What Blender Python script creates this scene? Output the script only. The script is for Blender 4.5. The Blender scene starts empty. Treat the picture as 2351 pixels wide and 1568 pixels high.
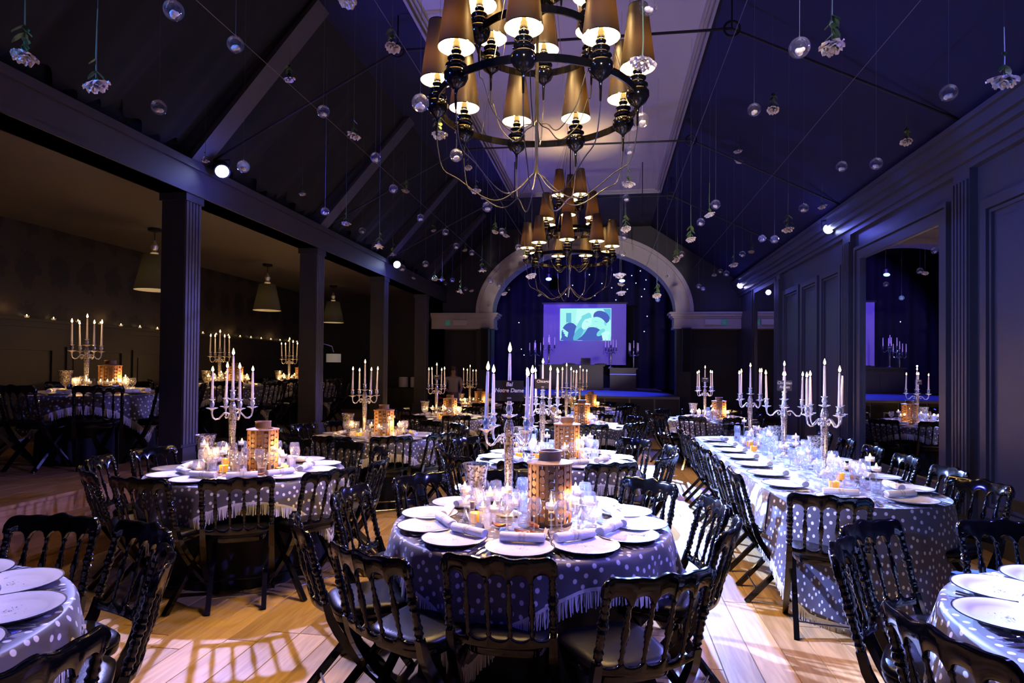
import bpy, math, random
from mathutils import Matrix, Vector
random.seed(7)
PI = math.pi
SC = bpy.context.scene
COL = SC.collection

# ------------------------------------------------------------------ camera
cam_d = bpy.data.cameras.new('camera')
cam = bpy.data.objects.new('camera', cam_d); COL.objects.link(cam)
cam_d.sensor_width = 36.0
cam_d.lens = 36.0 * 1420.0 / 2351.0
cam_d.shift_y = 47.0 / 2351.0
cam_d.clip_start = 0.05; cam_d.clip_end = 100
cam.matrix_world = Matrix(((0.98842795, -0.00747069, 0.15150702, 0.0),
                           (0.15138712, -0.01461669, -0.98836648, 0.0),
                           (0.00959831, 0.99986526, -0.01331658, 1.57),
                           (0, 0, 0, 1)))
SC.camera = cam
# ------------------------------------------------------------------ view, world
SC.view_settings.view_transform = 'Standard'
SC.view_settings.look = 'None'
SC.view_settings.gamma = 1.0
SC.view_settings.use_curve_mapping = False
SC.view_settings.exposure = 0.0
try:
    SC.cycles.use_denoising = True
    SC.cycles.use_light_tree = True
    SC.cycles.use_adaptive_sampling = True
    SC.cycles.adaptive_threshold = 0.06
    SC.cycles.max_bounces = 7
    SC.cycles.diffuse_bounces = 3
    SC.cycles.glossy_bounces = 4
    SC.cycles.transmission_bounces = 6
    SC.cycles.transparent_max_bounces = 16
    SC.cycles.sample_clamp_indirect = 4.0
    SC.cycles.caustics_reflective = False
    SC.cycles.caustics_refractive = False
except Exception:
    pass
W = bpy.data.worlds.new('world'); SC.world = W; W.use_nodes = True
W.node_tree.nodes['Background'].inputs[0].default_value = (0.010, 0.010, 0.020, 1)
W.node_tree.nodes['Background'].inputs[1].default_value = 0.15

BLUE = (0.20, 0.24, 1.0)
def point(name, loc, watts, col, rad=0.03):
    d = bpy.data.lights.new(name, 'POINT'); d.energy = watts; d.color = col; d.shadow_soft_size = rad
    o = bpy.data.objects.new(name, d); COL.objects.link(o); o.location = loc; return o
def spot(name, loc, to, watts, col, ang, blend=0.3, rad=0.05):
    d = bpy.data.lights.new(name, 'SPOT'); d.energy = watts; d.color = col; d.shadow_soft_size = rad
    d.spot_size = math.radians(ang); d.spot_blend = blend
    o = bpy.data.objects.new(name, d); COL.objects.link(o); o.location = loc
    o.rotation_euler = (Vector(to) - Vector(loc)).to_track_quat('-Z', 'Y').to_euler(); return o
# wall-mounted LED spotlights of the hall (fixtures further down; the last two are unseen, without any)
SPOTS = [  # position, aim, watts, colour, cone
    ((-4.22, 6.24, 3.74), (-0.7, 2.5, 0.1), 2300, (0.36, 0.36, 1.0), 52),
    ((-4.22, 6.24, 3.74), (1.35, 3.25, 0.0), 8500, (0.25, 0.36, 1.0), 19),  # second beam added at this fixture to brighten the right floor
    ((-4.22, 12.0, 3.69), (0.90, 4.9, 0.0), 36000, (0.27, 0.40, 1.0), 26),
    ((3.22, 9.70, 3.70), (-0.9, 5.2, 0.5), 1500, (0.20, 0.20, 1.0), 52),
    ((3.22, 15.8, 3.70), (-0.6, 9.6, 0.5), 2200, (0.20, 0.20, 1.0), 42),
    ((3.22, 3.40, 3.78), (-1.4, 2.3, 0.5), 1100, (0.20, 0.18, 1.0), 72),
    ((-4.22, 0.30, 3.74), (3.4, 7.3, 1.5), 1000, (0.07, 0.22, 1.0), 42),
]
for i, (p, a, w, c, g) in enumerate(SPOTS):
    d = (Vector(a) - Vector(p)).normalized()
    spot('spot_light', Vector(p) + d * .07, a, w, c, g)
# blue fills added beside the spots to brighten slope and walls
for (p, a, w) in (((-4.10, 6.24, 3.70), (3.4, 6.5, 3.6), 560), ((-4.10, 12.0, 3.56), (3.4, 10.5, 3.6), 480), ((-4.10, 0.3, 3.70), (3.4, 2.5, 4.4), 320)):
    spot('spot_fill', p, a, w, (0.07, 0.08, 1.0), 120, 1.0)
for p in ((-4.0, 6.24, 3.60), (-4.0, 12.0, 3.46), (2.95, 9.75, 3.66), (2.95, 15.6, 3.5)):
    point('spot_fill', p, 9, (0.12, 0.14, 1.0), 0.06)
# stage washes, beam from the stage lamp down the aisle, added arch fill
spot('stage_beam', (0.49, 21.1, 4.35), (0.95, 5.0, 0.0), 66000, (0.20, 0.34, 1.0), 15)
spot('arch_fill', (0.6, -2.6, 3.0), (-0.6, 16.6, 4.0), 3000, (1.0, 0.84, 0.88), 17)  # unseen fill added behind the camera to brighten the arch
spot('stage_wash', (-2.0, 18.6, 4.7), (-0.8, 23.0, 2.6), 900, (0.16, 0.09, 1.0), 90)
spot('stage_wash', (0.49, 19.2, 4.5), (-0.7, 18.0, 0.8), 1500, (0.035, 0.045, 1.0), 74)

# ------------------------------------------------------------------ materials
MATS = {}
def nt(m): return m.node_tree.nodes, m.node_tree.links
def mat(name, col, rough=0.5, metal=0.0, spec=0.5, emit=None, estr=0.0, coat=0.0, alpha=None, trans=0.0, noise=None, bump=None):
    if name in MATS: return MATS[name]
    m = bpy.data.materials.new(name); m.use_nodes = True
    n, l = nt(m); b = n['Principled BSDF']
    b.inputs['Base Color'].default_value = (*col, 1); b.inputs['Roughness'].default_value = rough
    b.inputs['Metallic'].default_value = metal; b.inputs['Specular IOR Level'].default_value = spec
    b.inputs['Coat Weight'].default_value = coat; b.inputs['Transmission Weight'].default_value = trans
    if emit: b.inputs['Emission Color'].default_value = (*emit, 1); b.inputs['Emission Strength'].default_value = estr
    if noise:   # (scale, amount)
        tc = n.new('ShaderNodeTexCoord'); t = n.new('ShaderNodeTexNoise'); t.inputs['Scale'].default_value = noise[0]; t.inputs['Detail'].default_value = 4
        mx = n.new('ShaderNodeMix'); mx.data_type = 'RGBA'; mx.inputs[6].default_value = (*[c * (1 - noise[1]) for c in col], 1); mx.inputs[7].default_value = (*[min(1, c * (1 + noise[1])) for c in col], 1)
        l.new(tc.outputs['Object'], t.inputs['Vector']); l.new(t.outputs[0], mx.inputs[0]); l.new(mx.outputs[2], b.inputs['Base Color'])
    if bump:
        tc = n.new('ShaderNodeTexCoord'); t = n.new('ShaderNodeTexNoise'); t.inputs['Scale'].default_value = bump[0]
        bp = n.new('ShaderNodeBump'); bp.inputs['Strength'].default_value = bump[1]; bp.inputs['Distance'].default_value = 0.01
        l.new(tc.outputs['Object'], t.inputs['Vector']); l.new(t.outputs[0], bp.inputs['Height']); l.new(bp.outputs[0], b.inputs['Normal'])
    MATS[name] = m; return m
def emis(name, col, s):
    if name in MATS: return MATS[name]
    m = bpy.data.materials.new(name); m.use_nodes = True; n, l = nt(m); n.clear()
    e = n.new('ShaderNodeEmission'); e.inputs[0].default_value = (*col, 1); e.inputs[1].default_value = s
    o = n.new('ShaderNodeOutputMaterial'); l.new(e.outputs[0], o.inputs[0])
    try: m.cycles.emission_sampling = 'NONE'
    except Exception: pass
    MATS[name] = m; return m
def thin_glass(name, tint=(0.97, 0.98, 1.0), rough=0.02, ior=1.5, gain=0.0, glossy=(1, 1, 1), haze=0.0):
    if name in MATS: return MATS[name]
    m = bpy.data.materials.new(name); m.use_nodes = True; n, l = nt(m); n.clear()
    t = n.new('ShaderNodeBsdfTransparent'); t.inputs[0].default_value = (*tint, 1)
    g = n.new('ShaderNodeBsdfGlossy'); g.inputs['Roughness'].default_value = rough; g.inputs['Color'].default_value = (*glossy, 1)
    f = n.new('ShaderNodeFresnel'); f.inputs[0].default_value = ior
    a = n.new('ShaderNodeMath'); a.operation = 'ADD'; a.inputs[1].default_value = gain; a.use_clamp = True
    x = n.new('ShaderNodeMixShader'); o = n.new('ShaderNodeOutputMaterial')
    a.operation = 'MULTIPLY_ADD'; a.inputs[1].default_value = 0.45; a.inputs[2].default_value = gain
    tl = n.new('ShaderNodeBsdfTranslucent'); tl.inputs[0].default_value = (0.95, 0.95, 1, 1); df = n.new('ShaderNodeBsdfDiffuse'); df.inputs[0].default_value = (0.95, 0.95, 1, 1)  # pale diffuse share stands in for candlelight refracted by the glass
    x1 = n.new('ShaderNodeMixShader'); x1.inputs[0].default_value = 0.5; x2 = n.new('ShaderNodeMixShader'); x2.inputs[0].default_value = haze
    l.new(tl.outputs[0], x1.inputs[1]); l.new(df.outputs[0], x1.inputs[2]); l.new(t.outputs[0], x2.inputs[1]); l.new(x1.outputs[0], x2.inputs[2])
    l.new(f.outputs[0], a.inputs[0]); l.new(a.outputs[0], x.inputs[0]); l.new(x2.outputs[0], x.inputs[1]); l.new(g.outputs[0], x.inputs[2]); l.new(x.outputs[0], o.inputs[0])
    MATS[name] = m; return m
def glitter(name, lo, hi, scale, rough=0.22, bump=0.8):
    if name in MATS: return MATS[name]
    m = bpy.data.materials.new(name); m.use_nodes = True; n, l = nt(m); b = n['Principled BSDF']
    b.inputs['Metallic'].default_value = 0.65; b.inputs['Roughness'].default_value = rough
    tc = n.new('ShaderNodeTexCoord'); v = n.new('ShaderNodeTexVoronoi'); v.inputs['Scale'].default_value = scale
    s = n.new('ShaderNodeSeparateColor'); mx = n.new('ShaderNodeMix'); mx.data_type = 'RGBA'
    mx.inputs[6].default_value = (*lo, 1); mx.inputs[7].default_value = (*hi, 1)
    bp = n.new('ShaderNodeBump'); bp.inputs['Strength'].default_value = bump; bp.inputs['Distance'].default_value = 0.004
    l.new(tc.outputs['Object'], v.inputs['Vector']); l.new(v.outputs['Color'], s.inputs[0]); l.new(s.outputs[0], mx.inputs[0])
    l.new(mx.outputs[2], b.inputs['Base Color']); l.new(s.outputs[1], bp.inputs['Height']); l.new(bp.outputs[0], b.inputs['Normal'])
    MATS[name] = m; return m
def wood(name, c1, c2, scale=(3, 60, 3), rough=0.35, rnd=0.35, bump=0.15, axis='Y'):
    if name in MATS: return MATS[name]
    m = bpy.data.materials.new(name); m.use_nodes = True; n, l = nt(m); b = n['Principled BSDF']
    b.inputs['Roughness'].default_value = rough
    tc = n.new('ShaderNodeTexCoord'); oi = n.new('ShaderNodeObjectInfo'); mp = n.new('ShaderNodeMapping')
    mp.inputs['Scale'].default_value = scale
    cb = n.new('ShaderNodeCombineXYZ'); mu = n.new('ShaderNodeMath'); mu.operation = 'MULTIPLY'; mu.inputs[1].default_value = 37.0
    va = n.new('ShaderNodeVectorMath'); va.operation = 'ADD'
    l.new(oi.outputs['Random'], mu.inputs[0]); l.new(mu.outputs[0], cb.inputs[0]); l.new(mu.outputs[0], cb.inputs[2])
    l.new(tc.outputs['Object'], va.inputs[0]); l.new(cb.outputs[0], va.inputs[1]); l.new(va.outputs[0], mp.inputs['Vector'])
    t = n.new('ShaderNodeTexNoise'); t.inputs['Scale'].default_value = 1.0; t.inputs['Detail'].default_value = 6; t.inputs['Distortion'].default_value = 1.2
    l.new(mp.outputs[0], t.inputs['Vector'])
    mx = n.new('ShaderNodeMix'); mx.data_type = 'RGBA'; mx.inputs[6].default_value = (*c1, 1); mx.inputs[7].default_value = (*c2, 1)
    rp = n.new('ShaderNodeMapRange'); rp.inputs[1].default_value = 0.3; rp.inputs[2].default_value = 0.7
    l.new(t.outputs[0], rp.inputs[0]); l.new(rp.outputs[0], mx.inputs[0])
    hv = n.new('ShaderNodeHueSaturation'); r2 = n.new('ShaderNodeMapRange'); r2.inputs[3].default_value = 1 - rnd; r2.inputs[4].default_value = 1 + rnd * 0.6
    l.new(oi.outputs['Random'], r2.inputs[0]); l.new(r2.outputs[0], hv.inputs['Value']); l.new(mx.outputs[2], hv.inputs['Color'])
    l.new(hv.outputs[0], b.inputs['Base Color'])
    bp = n.new('ShaderNodeBump'); bp.inputs['Strength'].default_value = bump; bp.inputs['Distance'].default_value = 0.003
    l.new(t.outputs[0], bp.inputs['Height']); l.new(bp.outputs[0], b.inputs['Normal'])
    MATS[name] = m; return m
def dotted(name, base, dot, scale, rad):
    m = bpy.data.materials.new(name); m.use_nodes = True; n, l = nt(m); b = n['Principled BSDF']
    b.inputs['Roughness'].default_value = 0.5; b.inputs['Sheen Weight'].default_value = 0.3
    uv = n.new('ShaderNodeUVMap'); uv.uv_map = 'cloth'
    v = n.new('ShaderNodeTexVoronoi'); v.voronoi_dimensions = '2D'; v.inputs['Scale'].default_value = scale; v.inputs['Randomness'].default_value = 0.55
    g = n.new('ShaderNodeMapRange'); g.inputs[1].default_value = rad * 1.12; g.inputs[2].default_value = rad * 0.88
    mx = n.new('ShaderNodeMix'); mx.data_type = 'RGBA'; mx.inputs[6].default_value = (*base, 1); mx.inputs[7].default_value = (*dot, 1)
    l.new(uv.outputs[0], v.inputs['Vector']); l.new(v.outputs['Distance'], g.inputs[0]); l.new(g.outputs[0], mx.inputs[0]); l.new(mx.outputs[2], b.inputs['Base Color'])
    MATS[name] = m; return m
def damask():
    m = bpy.data.materials.new('damask_wallpaper'); m.use_nodes = True; n, l = nt(m); b = n['Principled BSDF']
    b.inputs['Roughness'].default_value = 0.55
    tc = n.new('ShaderNodeTexCoord'); mp = n.new('ShaderNodeMapping'); mp.inputs['Scale'].default_value = (1.0, 1.25, 0.85)
    l.new(tc.outputs['Object'], mp.inputs['Vector'])
    v = n.new('ShaderNodeTexVoronoi'); v.inputs['Scale'].default_value = 1.6; v.inputs['Randomness'].default_value = 0.0
    w = n.new('ShaderNodeTexNoise'); w.inputs['Scale'].default_value = 9; w.inputs['Detail'].default_value = 3
    a = n.new('ShaderNodeMath'); a.operation = 'MULTIPLY_ADD'; a.inputs[1].default_value = 0.5
    g = n.new('ShaderNodeMapRange'); g.inputs[1].default_value = 0.62; g.inputs[2].default_value = 0.68
    mx = n.new('ShaderNodeMix'); mx.data_type = 'RGBA'; mx.inputs[6].default_value = (0.012, 0.011, 0.013, 1); mx.inputs[7].default_value = (0.032, 0.027, 0.025, 1)
    l.new(mp.outputs[0], v.inputs['Vector']); l.new(mp.outputs[0], w.inputs['Vector']); l.new(w.outputs[0], a.inputs[0]); l.new(v.outputs['Distance'], a.inputs[2])
    l.new(a.outputs[0], g.inputs[0]); l.new(g.outputs[0], mx.inputs[0]); l.new(mx.outputs[2], b.inputs['Base Color'])
    return m
def shade_mat(name, outer, inner, thru):
    m = bpy.data.materials.new(name); m.use_nodes = True; n, l = nt(m); n.clear()
    ge = n.new('ShaderNodeNewGeometry'); mx = n.new('ShaderNodeMix'); mx.data_type = 'RGBA'
    mx.inputs[6].default_value = (*outer, 1); mx.inputs[7].default_value = (*inner, 1)
    d = n.new('ShaderNodeBsdfDiffuse'); t = n.new('ShaderNodeBsdfTranslucent'); t.inputs[0].default_value = (*thru, 1)
    g = n.new('ShaderNodeBsdfGlossy'); g.inputs['Roughness'].default_value = 0.45; g.inputs['Color'].default_value = (0.03, 0.03, 0.03, 1)
    a = n.new('ShaderNodeAddShader'); a2 = n.new('ShaderNodeAddShader'); o = n.new('ShaderNodeOutputMaterial')
    l.new(ge.outputs['Backfacing'], mx.inputs[0]); l.new(mx.outputs[2], d.inputs[0]); l.new(d.outputs[0], a.inputs[0]); l.new(t.outputs[0], a.inputs[1])
    l.new(a.outputs[0], a2.inputs[0]); l.new(g.outputs[0], a2.inputs[1]); l.new(a2.outputs[0], o.inputs[0])
    MATS[name] = m; return m

M_black = mat('gloss_black_lacquer', (0.003, 0.003, 0.0035), 0.10, 0, 0.5)
M_leather = mat('black_leatherette', (0.004, 0.004, 0.0045), 0.36, 0, 0.22, bump=(90, 0.06))
M_wall = mat('panelled_wall_paint', (0.050, 0.053, 0.066), 0.42, noise=(1.5, 0.15))
M_wallD = mat('dark_wall_paint', (0.020, 0.020, 0.024), 0.6)
M_wains = mat('wainscot_paint', (0.034, 0.031, 0.030), 0.45)
M_slope = mat('ceiling_paint_dark', (0.017, 0.018, 0.046), 0.8, 0, 0.12, noise=(2, 0.1))
M_panel = mat('ceiling_panel_paint', (0.42, 0.40, 0.38), 0.6, noise=(5, 0.06))
M_mould = mat('ceiling_moulding_paint', (0.30, 0.28, 0.28), 0.4)
M_beam = mat('beam_paint', (0.040, 0.036, 0.046), 0.55)
M_aisleceil = mat('aisle_ceiling_paint', (0.105, 0.086, 0.074), 0.6)
M_col = mat('column_paint', (0.035, 0.034, 0.042), 0.5)
M_colF = mat('column_lit_flutes', (0.07, 0.066, 0.085), 0.5)  # brighter copy of the column paint, light on the hall face put in
M_drape = mat('black_drape', (0.0022, 0.0022, 0.0032), 0.9)
M_iron = mat('dark_iron', (0.02, 0.018, 0.018), 0.45, 0.6)
M_wire = mat('thin_steel_wire', (0.16, 0.15, 0.15), 0.4, 0.7)
M_string = mat('fine_string', (0.10, 0.10, 0.10), 0.7)
M_stone = mat('arch_stone', (0.52, 0.48, 0.46), 0.6, noise=(6, 0.12))
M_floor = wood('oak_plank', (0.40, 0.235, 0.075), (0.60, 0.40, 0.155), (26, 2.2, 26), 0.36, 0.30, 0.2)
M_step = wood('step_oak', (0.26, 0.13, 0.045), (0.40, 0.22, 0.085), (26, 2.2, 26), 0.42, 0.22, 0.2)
M_groove = mat('plank_joint', (0.035, 0.022, 0.012), 0.8)
M_dot = dotted('polka_dot_voile', (0.075, 0.068, 0.088), (0.80, 0.78, 0.82), 18.0, 0.19)
M_litcloth = dotted('lit_dot_voile', (0.34, 0.36, 0.46), (0.85, 0.85, 0.88), 18.0, 0.19)  # dotted cloth again, with the blue-white spotlight in its base colour
M_fringe = mat('cream_fringe', (0.72, 0.69, 0.66), 0.7)
M_under = mat('black_undercloth', (0.012, 0.012, 0.016), 0.85)
M_tab = mat('table_board', (0.03, 0.03, 0.03), 0.6)
M_china = mat('white_china', (0.80, 0.79, 0.78), 0.12, 0, 0.5)
M_rim = mat('plate_rim_line', (0.06, 0.06, 0.08), 0.25, 0.6)
M_motif = mat('plate_motif_print', (0.10, 0.09, 0.10), 0.5)
M_napkin = mat('white_linen', (0.82, 0.80, 0.79), 0.8, bump=(260, 0.25))
M_lacer = mat('lace_band', (0.62, 0.58, 0.52), 0.7)
M_silver = mat('silver_plate', (0.85, 0.82, 0.77), 0.22, 0.72)
M_steel = mat('steel_cutlery', (0.62, 0.62, 0.62), 0.18, 1.0)
M_glass = thin_glass('clear_glass', gain=0.06, haze=0.07, rough=0.05)
M_globe = thin_glass('globe_glass', gain=0.06, haze=0.02)
M_frost = thin_glass('tealight_glass', gain=0.08, rough=0.08, haze=0.20)
M_crys = glitter('beaded_crystal_silver', (0.10, 0.09, 0.09), (0.95, 0.90, 0.85), 150, 0.16, 1.0)
M_merc = glitter('crackled_mercury_glass', (0.05, 0.045, 0.04), (0.95, 0.88, 0.74), 95, 0.15, 1.0)
M_wax = mat('candle_wax', (0.86, 0.80, 0.76), 0.5, emit=(1.0, 0.55, 0.28), estr=0.12)  # warm candlelight put into the wax as faint emission
M_wick = mat('candle_wick', (0.01, 0.01, 0.01), 0.8)
M_flame = emis('candle_flame', (1.0, 0.68, 0.28), 14.0)
M_tealite = emis('tealight_flame', (1.0, 0.66, 0.26), 14.0)
M_tealwax = mat('tealight_wax', (0.85, 0.72, 0.58), 0.5, emit=(1.0, 0.55, 0.22), estr=0.5)
M_amber = mat('amber_glass', (0.85, 0.40, 0.06), 0.2, emit=(1.0, 0.42, 0.05), estr=0.55)
M_lant = wood('lantern_bamboo', (0.22, 0.105, 0.036), (0.34, 0.18, 0.07), (40, 40, 6), 0.55, 0.12, 0.1)
M_lantD = mat('lantern_dark_base', (0.03, 0.02, 0.015), 0.5)
M_card = mat('chalk_card', (0.022, 0.018, 0.016), 0.32)
M_chalk = mat('chalk_writing', (0.72, 0.66, 0.58), 0.8)
M_paper = mat('place_card_paper', (0.62, 0.60, 0.58), 0.7)
M_cork = mat('cork', (0.52, 0.32, 0.20), 0.8)
M_shell = mat('orange_petal', (0.72, 0.30, 0.12), 0.6)
M_water = mat('pink_drink', (0.70, 0.36, 0.26), 0.1)
M_petal = mat('white_petal', (0.80, 0.74, 0.66), 0.6)
M_petal2 = mat('cream_rose_petal', (0.80, 0.70, 0.54), 0.6)
M_stem = mat('green_stem', (0.10, 0.16, 0.04), 0.5)
M_leaf = mat('green_leaf', (0.09, 0.15, 0.03), 0.45)
M_shade = shade_mat('black_gold_shade', (0.010, 0.009, 0.008), (0.90, 0.78, 0.52), (0.0011, 0.00055, 0.00012))
M_shadeP = shade_mat('pendant_shade', (0.05, 0.045, 0.035), (0.80, 0.72, 0.55), (0.020, 0.018, 0.011))
M_bulb = emis('warm_bulb', (1.0, 0.80, 0.45), 16.0)
M_led = emis('blue_led_lens', (0.55, 0.65, 1.0), 30.0)
M_ledv = emis('violet_led_lens', (0.72, 0.66, 1.0), 26.0)
M_star = emis('star_led', (0.45, 0.70, 1.0), 5.0)
M_stageled = emis('stage_lamp_lens', (0.12, 0.22, 1.0), 9.0)
M_mirror = mat('mirror_silver', (0.82, 0.84, 0.86), 0.0, 1.0)
M_white = mat('white_plastic', (0.70, 0.68, 0.64), 0.5)
M_exit = mat('exit_sign_green', (0.02, 0.20, 0.14), 0.4, emit=(0.05, 0.4, 0.3), estr=0.15)
M_screen = mat('projection_screen', (0.40, 0.33, 0.50), 0.9, 0, 0.1)
M_stagefl = mat('stage_floor_paint', (0.22, 0.22, 0.26), 0.35)
M_counter = mat('dark_counter_wood', (0.008, 0.007, 0.007), 0.4)
M_teal = mat('teal_felt', (0.02, 0.22, 0.26), 0.8)
M_blueF = mat('blue_felt', (0.02, 0.06, 0.22), 0.8)
M_skinlike = mat('peach_trim', (0.55, 0.33, 0.24), 0.7)
M_skin = mat('skin', (0.42, 0.24, 0.17), 0.5)
M_hair = mat('brown_hair', (0.05, 0.026, 0.014), 0.5)
M_blouse = mat('white_blouse', (0.36, 0.33, 0.31), 0.8)
M_skirt = mat('grey_skirt', (0.13, 0.11, 0.12), 0.8)
M_red = mat('red_enamel', (0.28, 0.015, 0.015), 0.3)
# ------------------------------------------------------------------ mesh helpers
class MB:
    def __init__(s): s.v = []; s.f = []; s.sm = []; s.uv = None
    def add(s, vs, fs, smooth=False, M=None):
        o = len(s.v)
        s.v += [tuple(M @ Vector(p)) for p in vs] if M is not None else [tuple(p) for p in vs]
        s.f += [tuple(i + o for i in f) for f in fs]; s.sm += [smooth] * len(fs); return s
    def box(s, x0, x1, y0, y1, z0, z1, M=None):
        vs = [(x, y, z) for z in (z0, z1) for y in (y0, y1) for x in (x0, x1)]
        return s.add(vs, [(0, 2, 3, 1), (4, 5, 7, 6), (0, 1, 5, 4), (2, 6, 7, 3), (0, 4, 6, 2), (1, 3, 7, 5)], False, M)
    def lathe(s, prof, seg=16, M=None, smooth=True, c=(0, 0, 0)):
        vs = []; fs = []
        for r, z in prof:
            for k in range(seg):
                a = 2 * PI * k / seg; vs.append((c[0] + r * math.cos(a), c[1] + r * math.sin(a), c[2] + z))
        for i in range(len(prof) - 1):
            for k in range(seg):
                k2 = (k + 1) % seg
                fs.append((i * seg + k, i * seg + k2, (i + 1) * seg + k2, (i + 1) * seg + k))
        s.add(vs, fs, smooth, M)
        if prof[0][0] > 1e-5: s.add(vs[:seg], [tuple(range(seg))[::-1]], False, M) if s.caps[0] else None
        if prof[-1][0] > 1e-5: s.add(vs[-seg:], [tuple(range(seg))], False, M) if s.caps[1] else None
        return s
    caps = (False, False)
    def tube(s, path, rad, seg=6, M=None, smooth=True, cap=True, rot=0.0, flat=1.0):
        P = [Vector(p) for p in path]; n = len(P)
        R = rad if isinstance(rad, (list, tuple)) else [rad] * n
        T = [(P[min(i + 1, n - 1)] - P[max(i - 1, 0)]).normalized() for i in range(n)]
        up = Vector((0, 0, 1)) if abs(T[0].z) < 0.9 else Vector((1, 0, 0))
        a = T[0].cross(up).normalized(); vs = []; fs = []
        for i in range(n):
            a = (a - T[i] * a.dot(T[i])).normalized(); b = T[i].cross(a)
            for k in range(seg):
                t = 2 * PI * k / seg + rot
                vs.append(P[i] + (a * math.cos(t) + b * math.sin(t) * flat) * R[i])
        for i in range(n - 1):
            for k in range(seg):
                k2 = (k + 1) % seg; fs.append((i * seg + k, i * seg + k2, (i + 1) * seg + k2, (i + 1) * seg + k))
        if cap: fs += [tuple(range(seg))[::-1], tuple(range((n - 1) * seg, n * seg))]
        return s.add(vs, fs, smooth, M)
    def ball(s, c, r, seg=12, rings=8, sc=(1, 1, 1), M=None):
        vs = []; fs = []
        for i in range(rings + 1):
            ph = PI * i / rings
            for k in range(seg):
                a = 2 * PI * k / seg
                vs.append((c[0] + r * sc[0] * math.sin(ph) * math.cos(a), c[1] + r * sc[1] * math.sin(ph) * math.sin(a), c[2] - r * sc[2] * math.cos(ph)))
        for i in range(rings):
            for k in range(seg):
                k2 = (k + 1) % seg; fs.append((i * seg + k, i * seg + k2, (i + 1) * seg + k2, (i + 1) * seg + k))
        return s.add(vs, fs, True, M)
    def grid(s, nu, nv, fn, smooth=True, wrap=False, flip=False):
        vs = [fn(i / (nu if wrap else nu - 1), j / (nv - 1)) for j in range(nv) for i in range(nu)]
        fs = []
        for j in range(nv - 1):
            for i in range(nu if wrap else nu - 1):
                i2 = (i + 1) % nu; q = (j * nu + i, j * nu + i2, (j + 1) * nu + i2, (j + 1) * nu + i)
                fs.append(q[::-1] if flip else q)
        return s.add(vs, fs, smooth)
    def poly(s, pts, y0, y1):   # prism from x,z outline between two y
        n = len(pts); vs = [(x, y0, z) for x, z in pts] + [(x, y1, z) for x, z in pts]
        return s.add(vs, [tuple(range(n)), tuple(range(2 * n - 1, n - 1, -1))] + [((i + 1) % n, i, n + i, n + (i + 1) % n) for i in range(n)])
    def mesh(s, name, m, ang=38):
        me = bpy.data.meshes.new(name); me.from_pydata(s.v, [], s.f); me.materials.append(m)
        me.polygons.foreach_set('use_smooth', s.sm)
        if any(s.sm):
            try: me.set_sharp_from_angle(angle=math.radians(ang))
            except Exception: pass
        me.update(); return me
    def obj(s, name, m, parent=None, kind=None, ang=38): return mk(name, s.mesh(name, m, ang), parent, kind=kind)
def mk(name, me, parent=None, loc=None, rz=None, kind=None):
    o = bpy.data.objects.new(name, me); COL.objects.link(o)
    if parent is not None: o.parent = parent
    if loc is not None: o.location = loc
    if rz is not None: o.rotation_euler = (0, 0, rz)
    if kind: o['kind'] = kind
    return o
def tag(o, label, cat, group=None):
    o['label'] = label; o['category'] = cat
    if group: o['group'] = group
    return o
def thing(name, label, cat, loc=(0, 0, 0), rz=0.0, group=None):
    return tag(mk(name, None, None, loc, rz), label, cat, group)
def inst(parts, name, label, cat, loc, rz=0.0, group=None, scale=None):
    """parts: (name, mesh, sub-parts, local matrix); every copy gets objects of its own that share the mesh data"""
    r = thing(name, label, cat, loc, rz, group)
    if scale: r.scale = (scale,) * 3
    def put(ps, par):
        for p in ps:
            o = mk(p[0], p[1], par)
            if len(p) > 3 and p[3] is not None: o.matrix_local = p[3]
            if len(p) > 2 and p[2]: put(p[2], o)
    put(parts, r); return r
def solo(me, name, label, cat, loc, rz=0.0, group=None, scale=None):
    o = tag(mk(name, me, None, loc, rz), label, cat, group)
    if scale: o.scale = (scale,) * 3
    return o
def struct(o): o['kind'] = 'structure'; return o
def capl(prof, seg=16, bottom=True, top=True, **k):
    b = MB(); p = list(prof)
    if bottom and p[0][0] > 1e-5: p = [(1e-6, p[0][1])] + p
    if top and p[-1][0] > 1e-5: p = p + [(1e-6, p[-1][1])]
    return b.lathe(p, seg, **k)

# ------------------------------------------------------------------ the hall shell
XR, XL, XW = 3.40, -4.42, -8.0          # right wall, column line, far-left aisle wall
YB, YF = -3.0, 16.6                     # wall behind, arch wall
ZP = 0.50                               # raised aisle floor
TR = (0.2, 3.15, 6.1, 9.1, 12.0, 14.9)       # trusses / columns
# floor: joints seen dark between proud planks
fl = struct(MB().box(-4.62, XR, YB, YF + 0.6, -0.12, -0.006).obj('floor', M_groove))
PW = 0.185; nrow = int((XR + 4.3) / PW); pm = {}
row = 0; x = XR - 0.004
rr = random.Random(3); npl = 0
while x > -4.3:
    y = 1.0 - rr.random() * 1.6
    while y < 10.6:
        L = rr.choice((1.5, 1.9, 2.3))
        key = L
        if key not in pm:
            b = MB(); g = 0.0016
            b.add([(g, g, -.006), (PW - g, g, -.006), (PW - g, L - g, -.006), (g, L - g, -.006), (g + .002, g + .002, 0), (PW - g - .002, g + .002, 0), (PW - g - .002, L - g - .002, 0), (g + .002, L - g - .002, 0)],
                  [(4, 5, 6, 7), (0, 1, 5, 4), (1, 2, 6, 5), (2, 3, 7, 6), (3, 0, 4, 7)])
            pm[key] = b.mesh('floor_plank', M_floor)
        mk('floor_plank', pm[key], fl, (x - PW, y, 0)); npl += 1; y += L
    b = None; x -= PW
far = MB(); xx = XR - 0.004
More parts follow.
